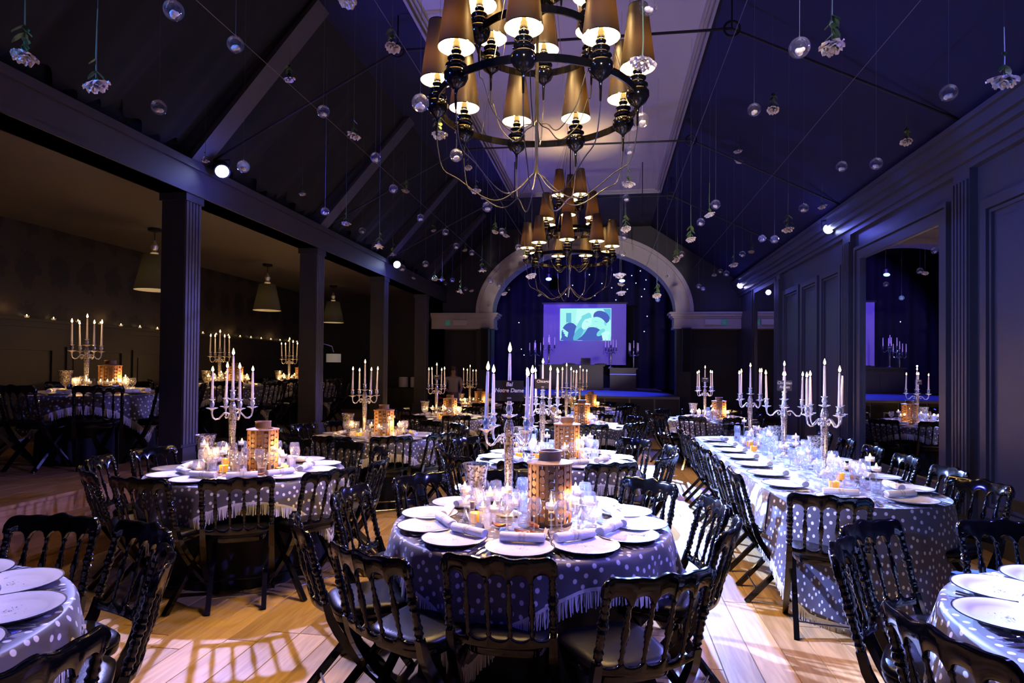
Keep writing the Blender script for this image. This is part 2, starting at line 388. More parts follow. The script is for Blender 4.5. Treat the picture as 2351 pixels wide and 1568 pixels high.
while xx > -4.3:                        # far boards and those behind the camera
    far.box(xx - PW + .002, xx - .002, 12.9, YF + 0.5, -.006, -0.0004); far.box(xx - PW + .002, xx - .002, YB, -0.62, -.006, -.0004); xx -= PW
far.obj('far_planks', M_floor, fl, kind='stuff')
# raised aisle with three timber steps
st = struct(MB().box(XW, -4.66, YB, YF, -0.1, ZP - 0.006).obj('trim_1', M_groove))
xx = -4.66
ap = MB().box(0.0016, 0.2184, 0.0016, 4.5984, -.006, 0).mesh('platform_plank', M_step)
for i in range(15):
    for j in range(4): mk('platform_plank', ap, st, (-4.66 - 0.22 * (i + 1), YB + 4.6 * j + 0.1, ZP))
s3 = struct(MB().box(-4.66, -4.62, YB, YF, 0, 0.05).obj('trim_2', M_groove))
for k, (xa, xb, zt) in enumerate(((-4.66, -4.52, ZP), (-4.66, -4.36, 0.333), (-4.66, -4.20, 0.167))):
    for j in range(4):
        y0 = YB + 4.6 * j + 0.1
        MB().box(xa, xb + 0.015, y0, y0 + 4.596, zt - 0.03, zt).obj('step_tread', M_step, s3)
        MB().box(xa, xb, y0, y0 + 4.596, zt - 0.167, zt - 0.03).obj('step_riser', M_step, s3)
# right wall
RW = struct(MB().box(XR, XR + 0.2, YB, YF + 0.5, 0, 3.95).obj('wall_right', M_wall))
def rail(b, x, y0, y1, z0, z1, t, d):   # rectangular moulding frame on the right wall, projecting d
    b.box(x - d, x, y0, y0 + t, z0, z1); b.box(x - d, x, y1 - t, y1, z0, z1); b.box(x - d, x, y0 + t, y1 - t, z0, z0 + t); b.box(x - d, x, y0 + t, y1 - t, z1 - t, z1); return b
def pilaster(y0, y1):
    p = mk('pilaster', MB().box(XR - 0.07, XR, y0, y1, 0.0, 3.5).mesh('pilaster', M_wall), RW)
    n = 4; w = (y1 - y0) / (n + 1)
    for i in range(n + 1):
        yy = y0 + i * w; MB().box(XR - 0.09, XR - 0.07, yy + .012, yy + w - .012, 0.25, 3.4).obj('flute', M_wall, p)
    MB().box(XR - 0.11, XR, y0 - 0.03, y1 + 0.03, 0, 0.22).obj('plinth', M_wall, p)
for y0, y1 in ((6.32, 6.60), (9.18, 9.46), (12.72, 12.98), (3.3, 3.58)): pilaster(y0, y1)
def wpanel(y0, y1, z0, z1):
    f = rail(MB(), XR, y0, y1, z0, z1, 0.09, 0.05).obj('panel_frame', M_wall, RW)
    rail(MB(), XR, y0 + .10, y1 - .10, z0 + .10, z1 - .10, 0.03, 0.028).obj('inner_bead', M_wall, f)
    MB().box(XR - 0.014, XR, y0 + .2, y1 - .2, z0 + .2, z1 - .2).obj('panel_field', M_wall, f)
for y0, y1 in ((4.0, 5.05), (5.12, 6.2), (9.62, 10.5), (10.62, 11.5), (11.62, 12.6), (1.0, 2.0), (2.1, 3.1)): wpanel(y0, y1, 0.3, 3.15)
co = MB()
for k, (d, z0, z1) in enumerate(((0.07, 3.50, 3.56), (0.11, 3.56, 3.66), (0.17, 3.66, 3.72), (0.22, 3.72, 3.83), (0.26, 3.83, 3.88))): co.box(XR - d, XR + 0.05, YB, YF, z0, z1)
co.obj('cornice', M_wall, RW)
MB().box(XR - 0.03, XR, YB, YF, 0, 0.16).obj('baseboard', M_wall, RW)
# mirrors on the right wall
def mirror(y0, y1, z0, z1, lab):
    t = thing('wall_mirror', lab, 'mirror', (XR, (y0 + y1) / 2, z0))
    h = (y1 - y0) / 2; H = z1 - z0
    MB().box(-0.012, -0.002, -h, h, 0, H).obj('mirror_glass', M_mirror, t)
    MB().box(-0.05, 0, -h - .12, -h, -.12, H + .12).box(-.05, 0, h, h + .12, -.12, H + .12).box(-.05, 0, -h, h, H, H + .12).box(-.05, 0, -h, h, -.12, 0).obj('frame', M_wall, t)
    MB().box(-0.07, 0, -h - .17, -h - .13, -.12, H + .17).box(-.07, 0, h + .13, h + .17, -.12, H + .17).box(-.07, 0, -h - .13, h + .13, H + .13, H + .17).obj('outer_bead', M_wall, t)
mirror(6.90, 8.90, 0.45, 3.12, 'large wall mirror on the right panelled wall reflecting the stage')
mirror(13.22, 14.92, 0.45, 3.40, 'far wall mirror beside the stage reflecting the exit sign')
# ceiling: flat panel, right slope, left band
cl = struct(MB().box(-2.10, 1.11, -3, 13.4, 5.42, 5.5).obj('ceiling', M_panel))
b = MB()
for d, t, z in ((0.0, 0.03, 5.36), (0.05, 0.025, 5.385), (0.10, 0.02, 5.40)):
    b.box(-2.10 + d, -2.10 + d + t, -3, 13.4 - d, z, 5.43); b.box(1.11 - d - t, 1.11 - d, -3, 13.4 - d, z, 5.43); b.box(-2.10 + d, 1.11 - d, 13.4 - d - t, 13.4 - d, z, 5.43)
b.obj('panel_moulding', M_mould, cl)
MB().add([(1.11, -3, 5.40), (XR + .02, -3, 3.86), (XR + .02, 16.7, 3.86), (1.11, 16.7, 5.40), (1.11, -3, 5.5), (XR + .2, -3, 3.95), (XR + .2, 16.7, 3.95), (1.11, 16.7, 5.5)], [(0, 1, 2, 3), (7, 6, 5, 4), (0, 4, 5, 1), (3, 2, 6, 7)]).obj('slope_soffit', M_slope, cl)
MB().box(-3.06, -2.10, -3, 16.7, 5.40, 5.5).obj('flat_soffit', M_slope, cl)
MB().box(-2.10, 1.11, 13.4, 16.7, 5.40, 5.5).obj('end_soffit', M_wallD, cl)
# left: beam on columns, rafters, drapes between them
bm = struct(MB().box(-4.72, XL + 0.02, -3, YF, 3.42, 3.74).obj('trim_3', M_beam))
MB().box(-4.75, XL + 0.05, -3, YF, 3.70, 3.78).obj('beam_cap', M_beam, bm)
MB().box(-4.735, XL + 0.035, -3, YF, 3.42, 3.47).obj('beam_foot', M_beam, bm)
def column(y):
    t = struct(MB().box(-4.70, XL - 0.012, y - 0.17, y + 0.08, ZP, 3.42).obj('trim_%d' % (10 + int(y)), M_col))
    for i in range(5): MB().box(XL - 0.012, XL + 0.008, y - .165 + i * .05, y - .165 + i * .05 + .036, ZP + .25, 3.40).obj('flute', M_colF, t)
    MB().box(-4.73, XL + 0.03, y - 0.2, y + 0.11, ZP, ZP + 0.22).obj('plinth', M_col, t)
    MB().box(-4.72, XL + 0.02, y - 0.19, y + 0.1, 3.34, 3.42).obj('capital', M_col, t)
for y in TR[1:]: column(y)
for y in TR:
    L = math.hypot(1.48, 1.68); a = math.atan2(1.68, 1.48)
    r = struct(MB().add([(-4.52, y - .10, 3.70), (-3.02, y - .10, 5.40), (-3.20, y - .10, 5.46), (-4.72, y - .10, 3.74), (-4.52, y + .10, 3.70), (-3.02, y + .10, 5.40), (-3.20, y + .10, 5.46), (-4.72, y + .10, 3.74)],
             [(0, 1, 2, 3), (7, 6, 5, 4), (0, 4, 5, 1), (3, 2, 6, 7)]).obj('trim_%d' % (40 + int(y * 10)), M_beam))
    MB().add([(-4.49, y - .13, 3.68), (-2.98, y - .13, 5.39), (-3.02, y - .13, 5.41), (-4.53, y - .13, 3.71), (-4.49, y + .13, 3.68), (-2.98, y + .13, 5.39), (-3.02, y + .13, 5.41), (-4.53, y + .13, 3.71)],
             [(0, 1, 2, 3), (7, 6, 5, 4), (0, 4, 5, 1), (3, 2, 6, 7), (0, 3, 7, 4), (1, 5, 6, 2)]).obj('rafter_board', M_beam, r)
b = MB().add([(-3.0, -3, 5.47), (-4.75, -3, 3.76), (-4.75, 16.7, 3.76), (-3.0, 16.7, 5.47)], [(0, 1, 2, 3)])
struct(b.obj('wall_roof_slope', M_drape))
for i in range(len(TR) - 1):
    y0, y1 = TR[i] + .12, TR[i + 1] - .12; n = 60
    def f(u, v, y0=y0, y1=y1):
        y = y0 + (y1 - y0) * u; fold = 0.035 * math.sin(u * 2 * PI * 11) * (0.4 + v)
        sw = 0.16 * abs(math.sin(u * PI * 3))       # swagged hem
        t = v * (0.96 + 0.0 * sw); z = 5.38 - (5.38 - 3.80 + sw - 0.16) * t
        x = -3.12 - 1.42 * t
        return (x + fold * 0.75, y, z + fold * 0.66)
    tag(MB().grid(n * 2, 7, f).obj('drape', M_drape), 'black gathered drape between rafters, %s bay from the camera' % ('nearest', 'second', 'third', 'fourth', 'farthest')[i], 'drape', 'black drapes on the left roof slope')
# aisle shell
struct(MB().box(XW - .2, XW, YB, YF + .2, 0, 4.0).obj('wall_left', damask()))
WLm = bpy.data.objects['wall_left']
MB().box(XW, XW + 0.03, YB, YF, ZP, 2.13).obj('wainscot', M_wains, WLm)
wr = MB().box(XW, XW + 0.10, YB, YF, 2.19, 2.23).box(XW, XW + 0.06, YB, YF, 2.11, 2.19).obj('chair_rail', M_wains, WLm)
yy = 4.2
while yy < 15:
    f = MB()
    for (ya, yb, za, zb) in ((yy, yy + .06, .8, 1.85), (yy + 1.05, yy + 1.11, .8, 1.85), (yy + .06, yy + 1.05, .8, .86), (yy + .06, yy + 1.05, 1.79, 1.85)): f.box(XW + .03, XW + .055, ya, yb, za, zb)
    p = f.obj('wainscot_panel', M_wains, WLm); MB().box(XW + .03, XW + .042, yy + .13, yy + .98, .93, 1.72).obj('panel_field', M_wains, p); yy += 1.3
struct(MB().box(XW, -4.70, -3, YF, 3.56, 3.64).obj('ceiling_aisle', M_aisleceil))
struct(MB().box(XW - .2, XR + .2, YB - .2, YB, 0, 5.5).obj('wall_back', M_wallD))
struct(MB().box(XW, -4.5, YF, YF + .2, 0, 3.64).obj('wall_aisle_end', M_wallD))
# arch wall
AC, AO, BO, AI, BI, SZ = -0.664, 2.85, 2.11, 2.46, 1.71, 3.12
aw = MB(); n = 40; pts = []
for k in range(n + 1):
    t = PI * k / n; pts.append((AC - AI * math.cos(t), SZ + BI * math.sin(t)))
for k in range(n):
    (xa, za), (xb, zb) = pts[k], pts[k + 1]
    aw.add([(xa, YF, za), (xb, YF, zb), (xb, YF, 5.6), (xa, YF, 5.6)], [(0, 1, 2, 3)])
xl, xr = AC - AI, AC + AI
aw.add([(-4.9, YF, 3.08), (xl, YF, 3.08), (xl, YF, 5.6), (-4.9, YF, 5.6)], [(0, 1, 2, 3)]).add([(xr, YF, 3.08), (XR, YF, 3.08), (XR, YF, 5.6), (xr, YF, 5.6)], [(0, 1, 2, 3)])
aw.box(xl - 0.42, xl, YF, YF + 0.5, 0, 2.72).box(xr, xr + 0.36, YF, YF + 0.5, 0, 2.72)
aw.box(-4.9, -4.5, YF, YF + .3, 0, 2.9).box(xl - 1.58, xl - .42, YF + .5, YF + .6, 0, 2.7).box(xr + .36, XR, YF + .5, YF + .6, 0, 2.7)
AW = struct(aw.obj('wall_front', M_wallD))
ar = MB()
for (a0, b0, a1, b1, ya, yb) in ((AO, BO, AI + .02, BI + .02, -0.06, 0.0), (AO, BO, AO - .07, BO - .07, -0.12, -0.06), (AI + .09, BI + .09, AI, BI, -0.10, -0.06), (AI + .0, BI + .0, AI - .04, BI - .04, -0.10, 0.5), (AO + .03, BO + .03, AO, BO, -0.12, 0.0)):
    for k in range(n):
        q = []
        for t in (PI * k / n, PI * (k + 1) / n):
            c, s_ = -math.cos(t), math.sin(t); q.append(((AC + a0 * c, SZ + b0 * s_), (AC + a1 * c, SZ + b1 * s_)))
        (o0, i0), (o1, i1) = q
        ar.add([(o0[0], YF + ya, o0[1]), (o1[0], YF + ya, o1[1]), (i1[0], YF + ya, i1[1]), (i0[0], YF + ya, i0[1]), (o0[0], YF + yb, o0[1]), (o1[0], YF + yb, o1[1]), (i1[0], YF + yb, i1[1]), (i0[0], YF + yb, i0[1])],
               [(0, 1, 2, 3), (0, 4, 5, 1), (3, 2, 6, 7)], True)
ar.obj('arch_moulding', M_stone, AW)
for nm, x0, x1 in (('l', -4.80, xl + .03), ('r', xr - .03, XR)):
    e = MB()
    for d, z0, z1 in ((0.06, 2.69, 2.75), (0.04, 2.75, 2.97), (0.08, 2.97, 3.01), (0.13, 3.01, 3.07), (0.17, 3.07, 3.12)): e.box(x0 - (d if nm == 'r' else 0), x1 + (d if nm == 'l' else 0), YF - d, YF + .5, z0, z1)
    e.obj('entablature', M_stone, AW)
# exit signs and emergency lamps on the lintels
for k, (xs, xl2, nm) in enumerate(((-4.34, -3.98, 'left'), (2.98, 2.70, 'right'))):
    t = thing('exit_sign', 'small green exit arrow sign on the %s stone lintel' % nm, 'sign', (xs, YF - .045, 2.79))
    MB().box(-.06, .06, -.012, 0, 0, .13).obj('plate', M_exit, t)
    MB().box(-.008, .008, -.016, -.012, .05, .11).poly([(-.035, .06), (.035, .06), (0, .022)], -.016, -.012).obj('arrow', M_white, t)
    t = thing('emergency_lamp', 'white emergency lamp box on the %s stone lintel' % nm, 'lamp', (xl2, YF - .045, 2.79))
    MB().box(-.20, .20, -.05, 0, 0, .14).obj('housing', M_white, t); MB().box(-.185, .185, -.058, -.05, .015, .125).obj('lens', M_white, t)
# loudspeakers on the piers
for k, xs in enumerate((xl - .13, xr + .22)):
    t = thing('loudspeaker', 'tall black column loudspeaker on the %s arch pier' % ('left', 'right')[k], 'speaker', (xs, YF - .20, 1.54))
    MB().box(-.11, .11, -.12, .12, 0, 1.16).obj('cabinet', M_wallD, t); MB().box(-.095, .095, -.13, -.12, .03, 1.13).obj('grille', M_drape, t)
# ------------------------------------------------------------------ chair
def lean(z): return -0.205 - (z - 0.48) * 0.27
def build_chair():
    HW = 0.205
    def bow(x, d=0.040): return -d * (1 - (x / HW) ** 2)
    parts = []
    # top rail: crest with soft waves, scalloped underside
    n = 56; b = MB(); F = [];
    for i in range(n + 1):
        x = -0.225 + 0.45 * i / n; u = abs(x) / 0.225
        zt = 0.880 - 0.035 * u ** 10 - 0.010 * (0.5 - 0.5 * math.cos(u * PI * 2.4)) + 0.004 * math.cos(x * 60)
        if u > 0.93: zb = 0.800
        else:
            c = (x / 0.42 * 5 + 2.5) % 1.0 * 2 - 1
            zb = 0.772 + (0.034 * math.sqrt(max(0, 1 - (c / 0.86) ** 2)) if abs(c) < 0.86 else -0.004)
        for z in (zt, zt - .008, zb + .005, zb):
            y = lean(z) + bow(min(HW, max(-HW, x)))
            t = 0.013 if z in (zt - .008, zb + .005) else 0.008
            F.append(((x, y + t, z), (x, y - t, z)))
    vs = []; fs = []
    for i in range(n + 1):
        q = F[i * 4:i * 4 + 4]; vs += [p[0] for p in q] + [p[1] for p in q[::-1]]
    for i in range(n):
        for k in range(8):
            k2 = (k + 1) % 8; fs.append((i * 8 + k, i * 8 + k2, (i + 1) * 8 + k2, (i + 1) * 8 + k))
    fs += [tuple(range(8))[::-1], tuple(range(n * 8, n * 8 + 8))]
    b.add(vs, fs, True)
    parts.append(('top_rail', b.mesh('chair_top_rail', M_black, 50), None, None))
    b = MB(); vs = []; fs = []; n = 40
    for i in range(n + 1):
        x = -HW + 2 * HW * i / n; c = (x / 0.41 * 5 + 2.5) % 1.0 * 2 - 1
        zt = 0.548 - 0.020 * math.sqrt(max(0, 1 - (c / .86) ** 2)) if abs(c) < .86 else 0.553
        zb = 0.497 + 0.010 * (x / HW) ** 2
        for (z, t) in ((zt, .007), (zt - .006, .011), (zb, .011)): vs.append((x, lean(z) + bow(x) + t, z))
        for (z, t) in ((zb, .011), (zt - .006, .011), (zt, .007)): vs.append((x, lean(z) + bow(x) - t, z))
    for i in range(n):
        for k in range(6):
            k2 = (k + 1) % 6; fs.append((i * 6 + k, i * 6 + k2, (i + 1) * 6 + k2, (i + 1) * 6 + k))
    b.add(vs, fs, True)
    parts.append(('lower_rail', b.mesh('chair_lower_rail', M_black, 50), None, None))
    def bead(t):    # turned profile along a spindle, t 0..1
        c = abs(t - .5) * 2
        r = 0.0065 + 0.0035 * (1 - c)
        for p, w, h in ((.5, .05, .006), (.42, .025, .005), (.58, .025, .005), (.34, .02, .0035), (.66, .02, .0035), (.22, .016, .005), (.78, .016, .005), (.07, .03, .005), (.93, .03, .005)):
            r += h * math.exp(-((t - p) / w) ** 2)
        return r
    for xs in (-0.126, -0.042, 0.042, 0.126):
        N = 26; P = []; R = []
        for i in range(N + 1):
            t = i / N; z = 0.535 + (0.785 - 0.535) * t; P.append((xs, lean(z) + bow(xs), z)); R.append(bead(t))
        parts.append(('spindle', MB().tube(P, R, 6).mesh('chair_spindle', M_black, 60), None, None))
    # posts: turned above, square and curved below, down to the front feet
    for s in (-1, 1):
        x = s * HW; b = MB(); N = 40; P = []; R = []
        for i in range(N + 1):
            t = i / N; z = 0.545 + (0.845 - 0.545) * t
            r = 0.0135
            for p, w, h in ((.08, .02, .006), (.16, .03, .007), (.26, .02, .004), (.34, .018, .006), (.42, .018, .006), (.5, .04, .009), (.58, .018, .006), (.66, .018, .006), (.74, .02, .004), (.84, .03, .006), (.93, .02, .005)): r += h * math.exp(-((t - p) / w) ** 2)
            P.append((x, lean(z), z)); R.append(r)
        b.tube(P, R, 8)
        c = [(-.225, .548), (-.205, .48), (-.175, .42), (-.125, .34), (-.06, .255), (.02, .165), (.10, .08), (.165, 0)]
        b.tube([(x, y, z) for y, z in c], [.021, .024, .026, .026, .026, .025, .024, .022], 4, smooth=False, rot=PI / 4)
        parts.append(('back_post', b.mesh('chair_back_post', M_black, 45), None, None))
    for s in (-1, 1):
        b = MB().tube([(s * .165, .13, .43), (s * .165, -.03, .255), (s * .165, -.17, .10), (s * .165, -.26, 0)], .022, 4, smooth=False, rot=PI / 4)
        parts.append(('leg', b.mesh('chair_leg', M_black), None, None))
    parts.append(('stretcher', MB().tube([(-.165, -.19, .085), (.165, -.19, .085)], .006, 6).mesh('chair_stretcher', M_steel), None, None))
    parts.append(('crossbar', MB().tube([(-HW, .07, .115), (HW, .07, .115)], .010, 6).mesh('chair_crossbar', M_black), None, None))
    # seat: frame and padded cushion
    def slab(levels, m, name):
        b = MB(); seg = 28; vs = []
        for (z, sc) in levels:
            for k in range(seg):
                a = 2 * PI * k / seg; c, s_ = math.cos(a), math.sin(a); e = 0.45
                px = (abs(c) ** e) * (1 if c > 0 else -1); py = (abs(s_) ** e) * (1 if s_ > 0 else -1)
                vs.append((px * (.185 + .018 * py) * sc, .02 + py * .195 * sc, z))
        fs = []
        for i in range(len(levels) - 1):
            for k in range(seg):
                k2 = (k + 1) % seg; fs.append((i * seg + k, i * seg + k2, (i + 1) * seg + k2, (i + 1) * seg + k))
        fs += [tuple(range(seg))[::-1], tuple(range((len(levels) - 1) * seg, len(levels) * seg))]
        return b.add(vs, fs, True).mesh(name, m, 55)
    parts.append(('seat', slab(((.425, .96), (.44, .985), (.455, .985)), M_black, 'chair_seat_frame'),
                  [('cushion', slab(((.452, .96), (.462, 1.0), (.478, 1.0), (.490, .95), (.497, .80), (.500, .4)), M_leather, 'chair_cushion'), None, None)], None))
    return parts
CH = build_chair()
def join_parts(ps, name, m):
    b = MB()
    for p in ps:
        me = p[1]; b.add([tuple(v.co) for v in me.vertices], [tuple(f.vertices) for f in me.polygons], True)
    return b.mesh(name, m, 45)
CH_far = [('backrest', join_parts([p for p in CH if p[0] in ('top_rail', 'lower_rail', 'spindle')], 'chair_backrest', M_black), None, None)] + \
         [p for p in CH if p[0] in ('back_post', 'leg', 'seat')]
ORD = ('first', 'second', 'third', 'fourth', 'fifth', 'sixth', 'seventh', 'eighth', 'ninth', 'tenth', 'eleventh', 'twelfth', 'thirteenth', 'fourteenth', 'fifteenth', 'sixteenth')
def chair_at(bx, by, ang, z0, label, group, far=False, jig=None):
    """bx, by: middle of the backrest; ang: heading the sitter would face"""
    fx, fy = math.cos(ang), math.sin(ang)
    inst(CH_far if far else CH, 'banquet_chair', label, 'chair', (bx + fx * .30, by + fy * .30, z0), ang - PI / 2, group)

# ------------------------------------------------------------------ table things
def cloth_uv(me, uvs):
    l = me.uv_layers.new(name='cloth'); li = 0
    for lp in me.loops: l.data[lp.index].uv = uvs[lp.vertex_index]
RT = 0.735
def round_cloth(half=0.835, rot=math.radians(-103 - 45)):
    NA, fl_ = 160, []; b = MB(); vs = []; uv = []; fs = []; hem = []
    rs = [0, .35, .60, .70]
    for k in range(NA):
        th = 2 * PI * k / NA; a = th - rot
        rho = half / max(abs(math.cos(a)), abs(math.sin(a)))
        drop = rho - RT; col = []
        for r in rs: col.append((r, 0.0, r))
        col += [(RT - .012, 0, RT - .012), (RT - .003, -.004, RT), (RT + .003, -.014, RT + .012)]
        for j in range(1, 9):
            t = j / 8; h = max(0.02, drop) * t
            wv = math.sin(th * 13 + 1.3 * math.sin(th * 3)) * 0.032 * t * min(1, drop / .22) + 0.012 * math.sin(th * 29) * t * min(1, drop / .3)
            out = 0.004 + 0.05 * t * min(1, drop / .35)
            col.append((RT + .004 + out + wv, -.014 - h * 0.985, RT + .012 + h))
        for (r, z, s) in col:
            vs.append((r * math.cos(th), r * math.sin(th), z + .004)); uv.append((s * math.cos(th), s * math.sin(th)))
        hem.append(vs[-1])
    m = len(col)
    for k in range(NA):
        k2 = (k + 1) % NA
        for j in range(m - 1): fs.append((k * m + j, k * m + j + 1, k2 * m + j + 1, k2 * m + j))
    b.add(vs, fs, True); me = b.mesh('dotted_overlay', M_dot, 80); cloth_uv(me, uv)
    return me, hem
def fringe_mesh(hem, length=0.085, step=0.0075, seed=1, closed=True, wd=.0032):
    r = random.Random(seed); b = MB(); vs = []; fs = []
    n = len(hem); acc = 0.0
    for i in range(n if closed else n - 1):
        p, q = Vector(hem[i]), Vector(hem[(i + 1) % n]); d = q - p; L = d.length
        if L < 1e-6: continue
        t = d / L; out = Vector((t.y, -t.x, 0))
        # braid at the hem
        o = len(vs); vs += [p + Vector((0, 0, .006)) + out * .003, q + Vector((0, 0, .006)) + out * .003, q - Vector((0, 0, .010)) + out * .004, p - Vector((0, 0, .010)) + out * .004]; fs.append((o, o + 3, o + 2, o + 1))
        while acc < L:
            c = p + t * acc + out * .003; w = t * wd; l = length * r.uniform(.86, 1.06)
            s = out * r.uniform(-.006, .010) + t * r.uniform(-.008, .008)
            m_ = c - Vector((0, 0, l * .5)) + s * .4; e = c - Vector((0, 0, l)) + s
            o = len(vs); vs += [c - w, c + w, m_ + w, m_ - w, e + w * .8, e - w * .8]
            fs += [(o, o + 3, o + 2, o + 1), (o + 3, o + 5, o + 4, o + 2)]; acc += step
        acc -= L
    b.add([tuple(v) for v in vs], fs, False); return b.mesh('cloth_fringe', M_fringe)
ov_me, ov_hem = round_cloth()
fr_me = fringe_mesh(ov_hem)
b = MB()
def uc(u, v):
    th = u * 2 * PI; z = 0.748 - v * 0.742
    q = min(1, v / .38); r = RT - .008 - .17 * q * q * (3 - 2 * q) + v * .02 + (0.012 + .020 * v) * math.sin(th * 18 + math.sin(th * 5)) * min(1, v * 3)
    return (r * math.cos(th), r * math.sin(th), z)
b.grid(144, 8, uc, wrap=True, flip=True)
b.lathe([(1e-6, .749), (RT - .008, .749)], 48)
under_me = b.mesh('undercloth', M_under, 80)
TABLE = [('tabletop', capl([(RT - .03, .715), (RT - .02, .72), (RT - .02, .742), (RT - .03, .745)], 40).mesh('tabletop', M_tab), None, None)] + \
        [('leg', MB().tube([(.42 * c, .42 * s, .715), (.44 * c, .44 * s, 0)], .018, 8).mesh('table_leg', M_iron), None, None) for c, s in ((.7, .7), (-.7, .7), (-.7, -.7), (.7, -.7))]
# china, linen, cutlery
pl = capl([(.085, 0), (.095, .004), (.105, .006), (.150, .016), (.157, .019), (.1575, .021), (.150, .0215), (.108, .011), (.100, .008)], 40, True, True)
PLATE = [('plate_body', pl.mesh('plate_body', M_china, 60), None, None), ('rim_band', MB().lathe([(.1535, .0222), (.1582, .0218), (.1585, .0200), (.1565, .0188)], 40).mesh('plate_rim', M_rim), None, None)]
mo = MB(); rr = random.Random(5)
for k in range(26):
    a = rr.uniform(0, 2 * PI); q = rr.uniform(.0, .055); w = rr.uniform(.0025, .007); t = rr.uniform(0, PI)
    x, y = q * math.cos(a), q * math.sin(a); c, s = math.cos(t) * w, math.sin(t) * w
    mo.add([(x - c, y - s, .0087), (x + s * .4, y - c * .4, .0087), (x + c, y + s, .0087), (x - s * .4, y + c * .4, .0087)], [(0, 1, 2, 3)])
PLATE_near = PLATE + [('motif', mo.mesh('plate_motif', M_motif), None, None)]
def napkin():
    b = MB(); L = .105; seg = 18; rings = [(-L, .90), (-L * .97, 1.0), (-.04, 1.0), (0, .97), (.04, 1.0), (L * .97, 1.0), (L, .90)]
    vs = []; fs = []
    for (x, s) in rings:
        for k in range(seg):
            a = 2 * PI * k / seg; w = 1 + .05 * math.sin(3 * a + x * 40)
            vs.append((x, .027 * s * w * math.cos(a), .022 + .021 * s * w * math.sin(a)))
    for i in range(len(rings) - 1):
        for k in range(seg):
            k2 = (k + 1) % seg; fs.append((i * seg + k, i * seg + k2, (i + 1) * seg + k2, (i + 1) * seg + k))
    b.add(vs, fs, True)
    ends = []
    for s in (-1, 1):        # rolled ends seen as a spiral
        fl = MB()
        for j in range(44):
            t0, t1 = j / 44, (j + 1) / 44
            def q(t, o): a = t * 6.2 * PI; r = (.024 - .021 * t) + o; return (s * (L + .0015 - .003 * t), r * 1.05 * math.cos(a), .022 + r * .82 * math.sin(a))
            fl.add([q(t0, .0), q(t1, .0), q(t1, -.0045), q(t0, -.0045)], [(0, 1, 2, 3) if s > 0 else (3, 2, 1, 0)], True)
        ends.append(('rolled_end', fl.mesh('napkin_end', M_napkin), None, None))
        b.add([(s * (L - .004), .026 * math.cos(2 * PI * k / seg), .022 + .020 * math.sin(2 * PI * k / seg)) for k in range(seg)], [tuple(range(seg)) if s > 0 else tuple(range(seg))[::-1]])
    band = MB()
    n = 20
    for k in range(n):
        a0, a1 = 2 * PI * k / n, 2 * PI * (k + 1) / n
        for (xa, xb) in ((-.016, -.004), (.004, .016)):
            band.add([(xa, .0283 * math.cos(a0), .022 + .0223 * math.sin(a0)), (xb, .0283 * math.cos(a0), .022 + .0223 * math.sin(a0)), (xb, .0283 * math.cos(a1), .022 + .0223 * math.sin(a1)), (xa, .0283 * math.cos(a1), .022 + .0223 * math.sin(a1))], [(0, 1, 2, 3)], True)
    return [('roll', b.mesh('napkin_roll', M_napkin, 60), ends, None), ('lace_band', band.mesh('napkin_band', M_lacer), None, None)]
NAPKIN = napkin()
def fork():
    b = MB().tube([(0, -.10, .004), (0, -.03, .006), (0, .03, .008), (0, .05, .006)], [.007, .004, .0035, .008], 6, flat=.35)
    h = MB()
    for x in (-.0085, -.003, .003, .0085): h.tube([(x * .8, .05, .006), (x, .07, .005), (x, .105, .009)], [.0025, .0022, .001], 4)
    h.tube([(-.008, .052, .006), (.008, .052, .006)], .004, 5)
    return [('handle', b.mesh('fork_handle', M_steel), None, None), ('tines', h.mesh('fork_tines', M_steel), None, None)]
def knife():
    b = MB().tube([(0, -.11, .004), (0, -.05, .005), (0, .0, .005)], [.008, .006, .005], 6, flat=.45)
    h = MB().add([(-.007, .0, .003), (.007, .0, .003), (.009, .09, .003), (.002, .125, .003), (-.007, .11, .003), (-.007, 0, .005), (.007, 0, .005), (.009, .09, .0045), (.002, .125, .004), (-.007, .11, .005)], [(0, 4, 3, 2, 1), (5, 6, 7, 8, 9), (0, 1, 6, 5), (1, 2, 7, 6), (2, 3, 8, 7), (3, 4, 9, 8), (4, 0, 5, 9)])
    return [('handle', b.mesh('knife_handle', M_steel), None, None), ('blade', h.mesh('knife_blade', M_steel), None, None)]
FORK, KNIFE = fork(), knife()
# glassware
WINE = [('foot', MB().lathe([(1e-6, .001), (.036, .001), (.037, .003), (.012, .007), (.005, .012)], 18).mesh('glass_foot', M_glass), None, None),
        ('stem', MB().lathe([(.005, .012), (.0038, .04), (.0038, .075), (.007, .09)], 10).mesh('glass_stem', M_glass), None, None),
        ('bowl', MB().lathe([(.004, .088), (.018, .094), (.032, .108), (.040, .130), (.041, .148), (.038, .170), (.034, .188), (.0335, .1885), (.037, .17), (.0395, .148)], 18).mesh('glass_bowl', M_glass), None, None)]
WINE_far = MB().lathe([(1e-6, .001), (.036, .001), (.012, .007), (.004, .015), (.004, .08), (.018, .094), (.034, .110), (.041, .140), (.039, .165), (.034, .188)], 12).mesh('wine_glass', M_glass)
TUMB = [('wall', MB().lathe([(1e-6, .004), (.030, .004), (.033, .01), (.037, .085), (.036, .085), (.032, .014)], 18).mesh('tumbler_wall', M_glass), None, None),
        ('base', capl([(.029, .0), (.031, .003), (.031, .011)], 16).mesh('tumbler_base', M_frost), None, None)]
DRINK = TUMB + [('drink', capl([(.029, .012), (.033, .04)], 16).mesh('drink', M_water), None, None)]
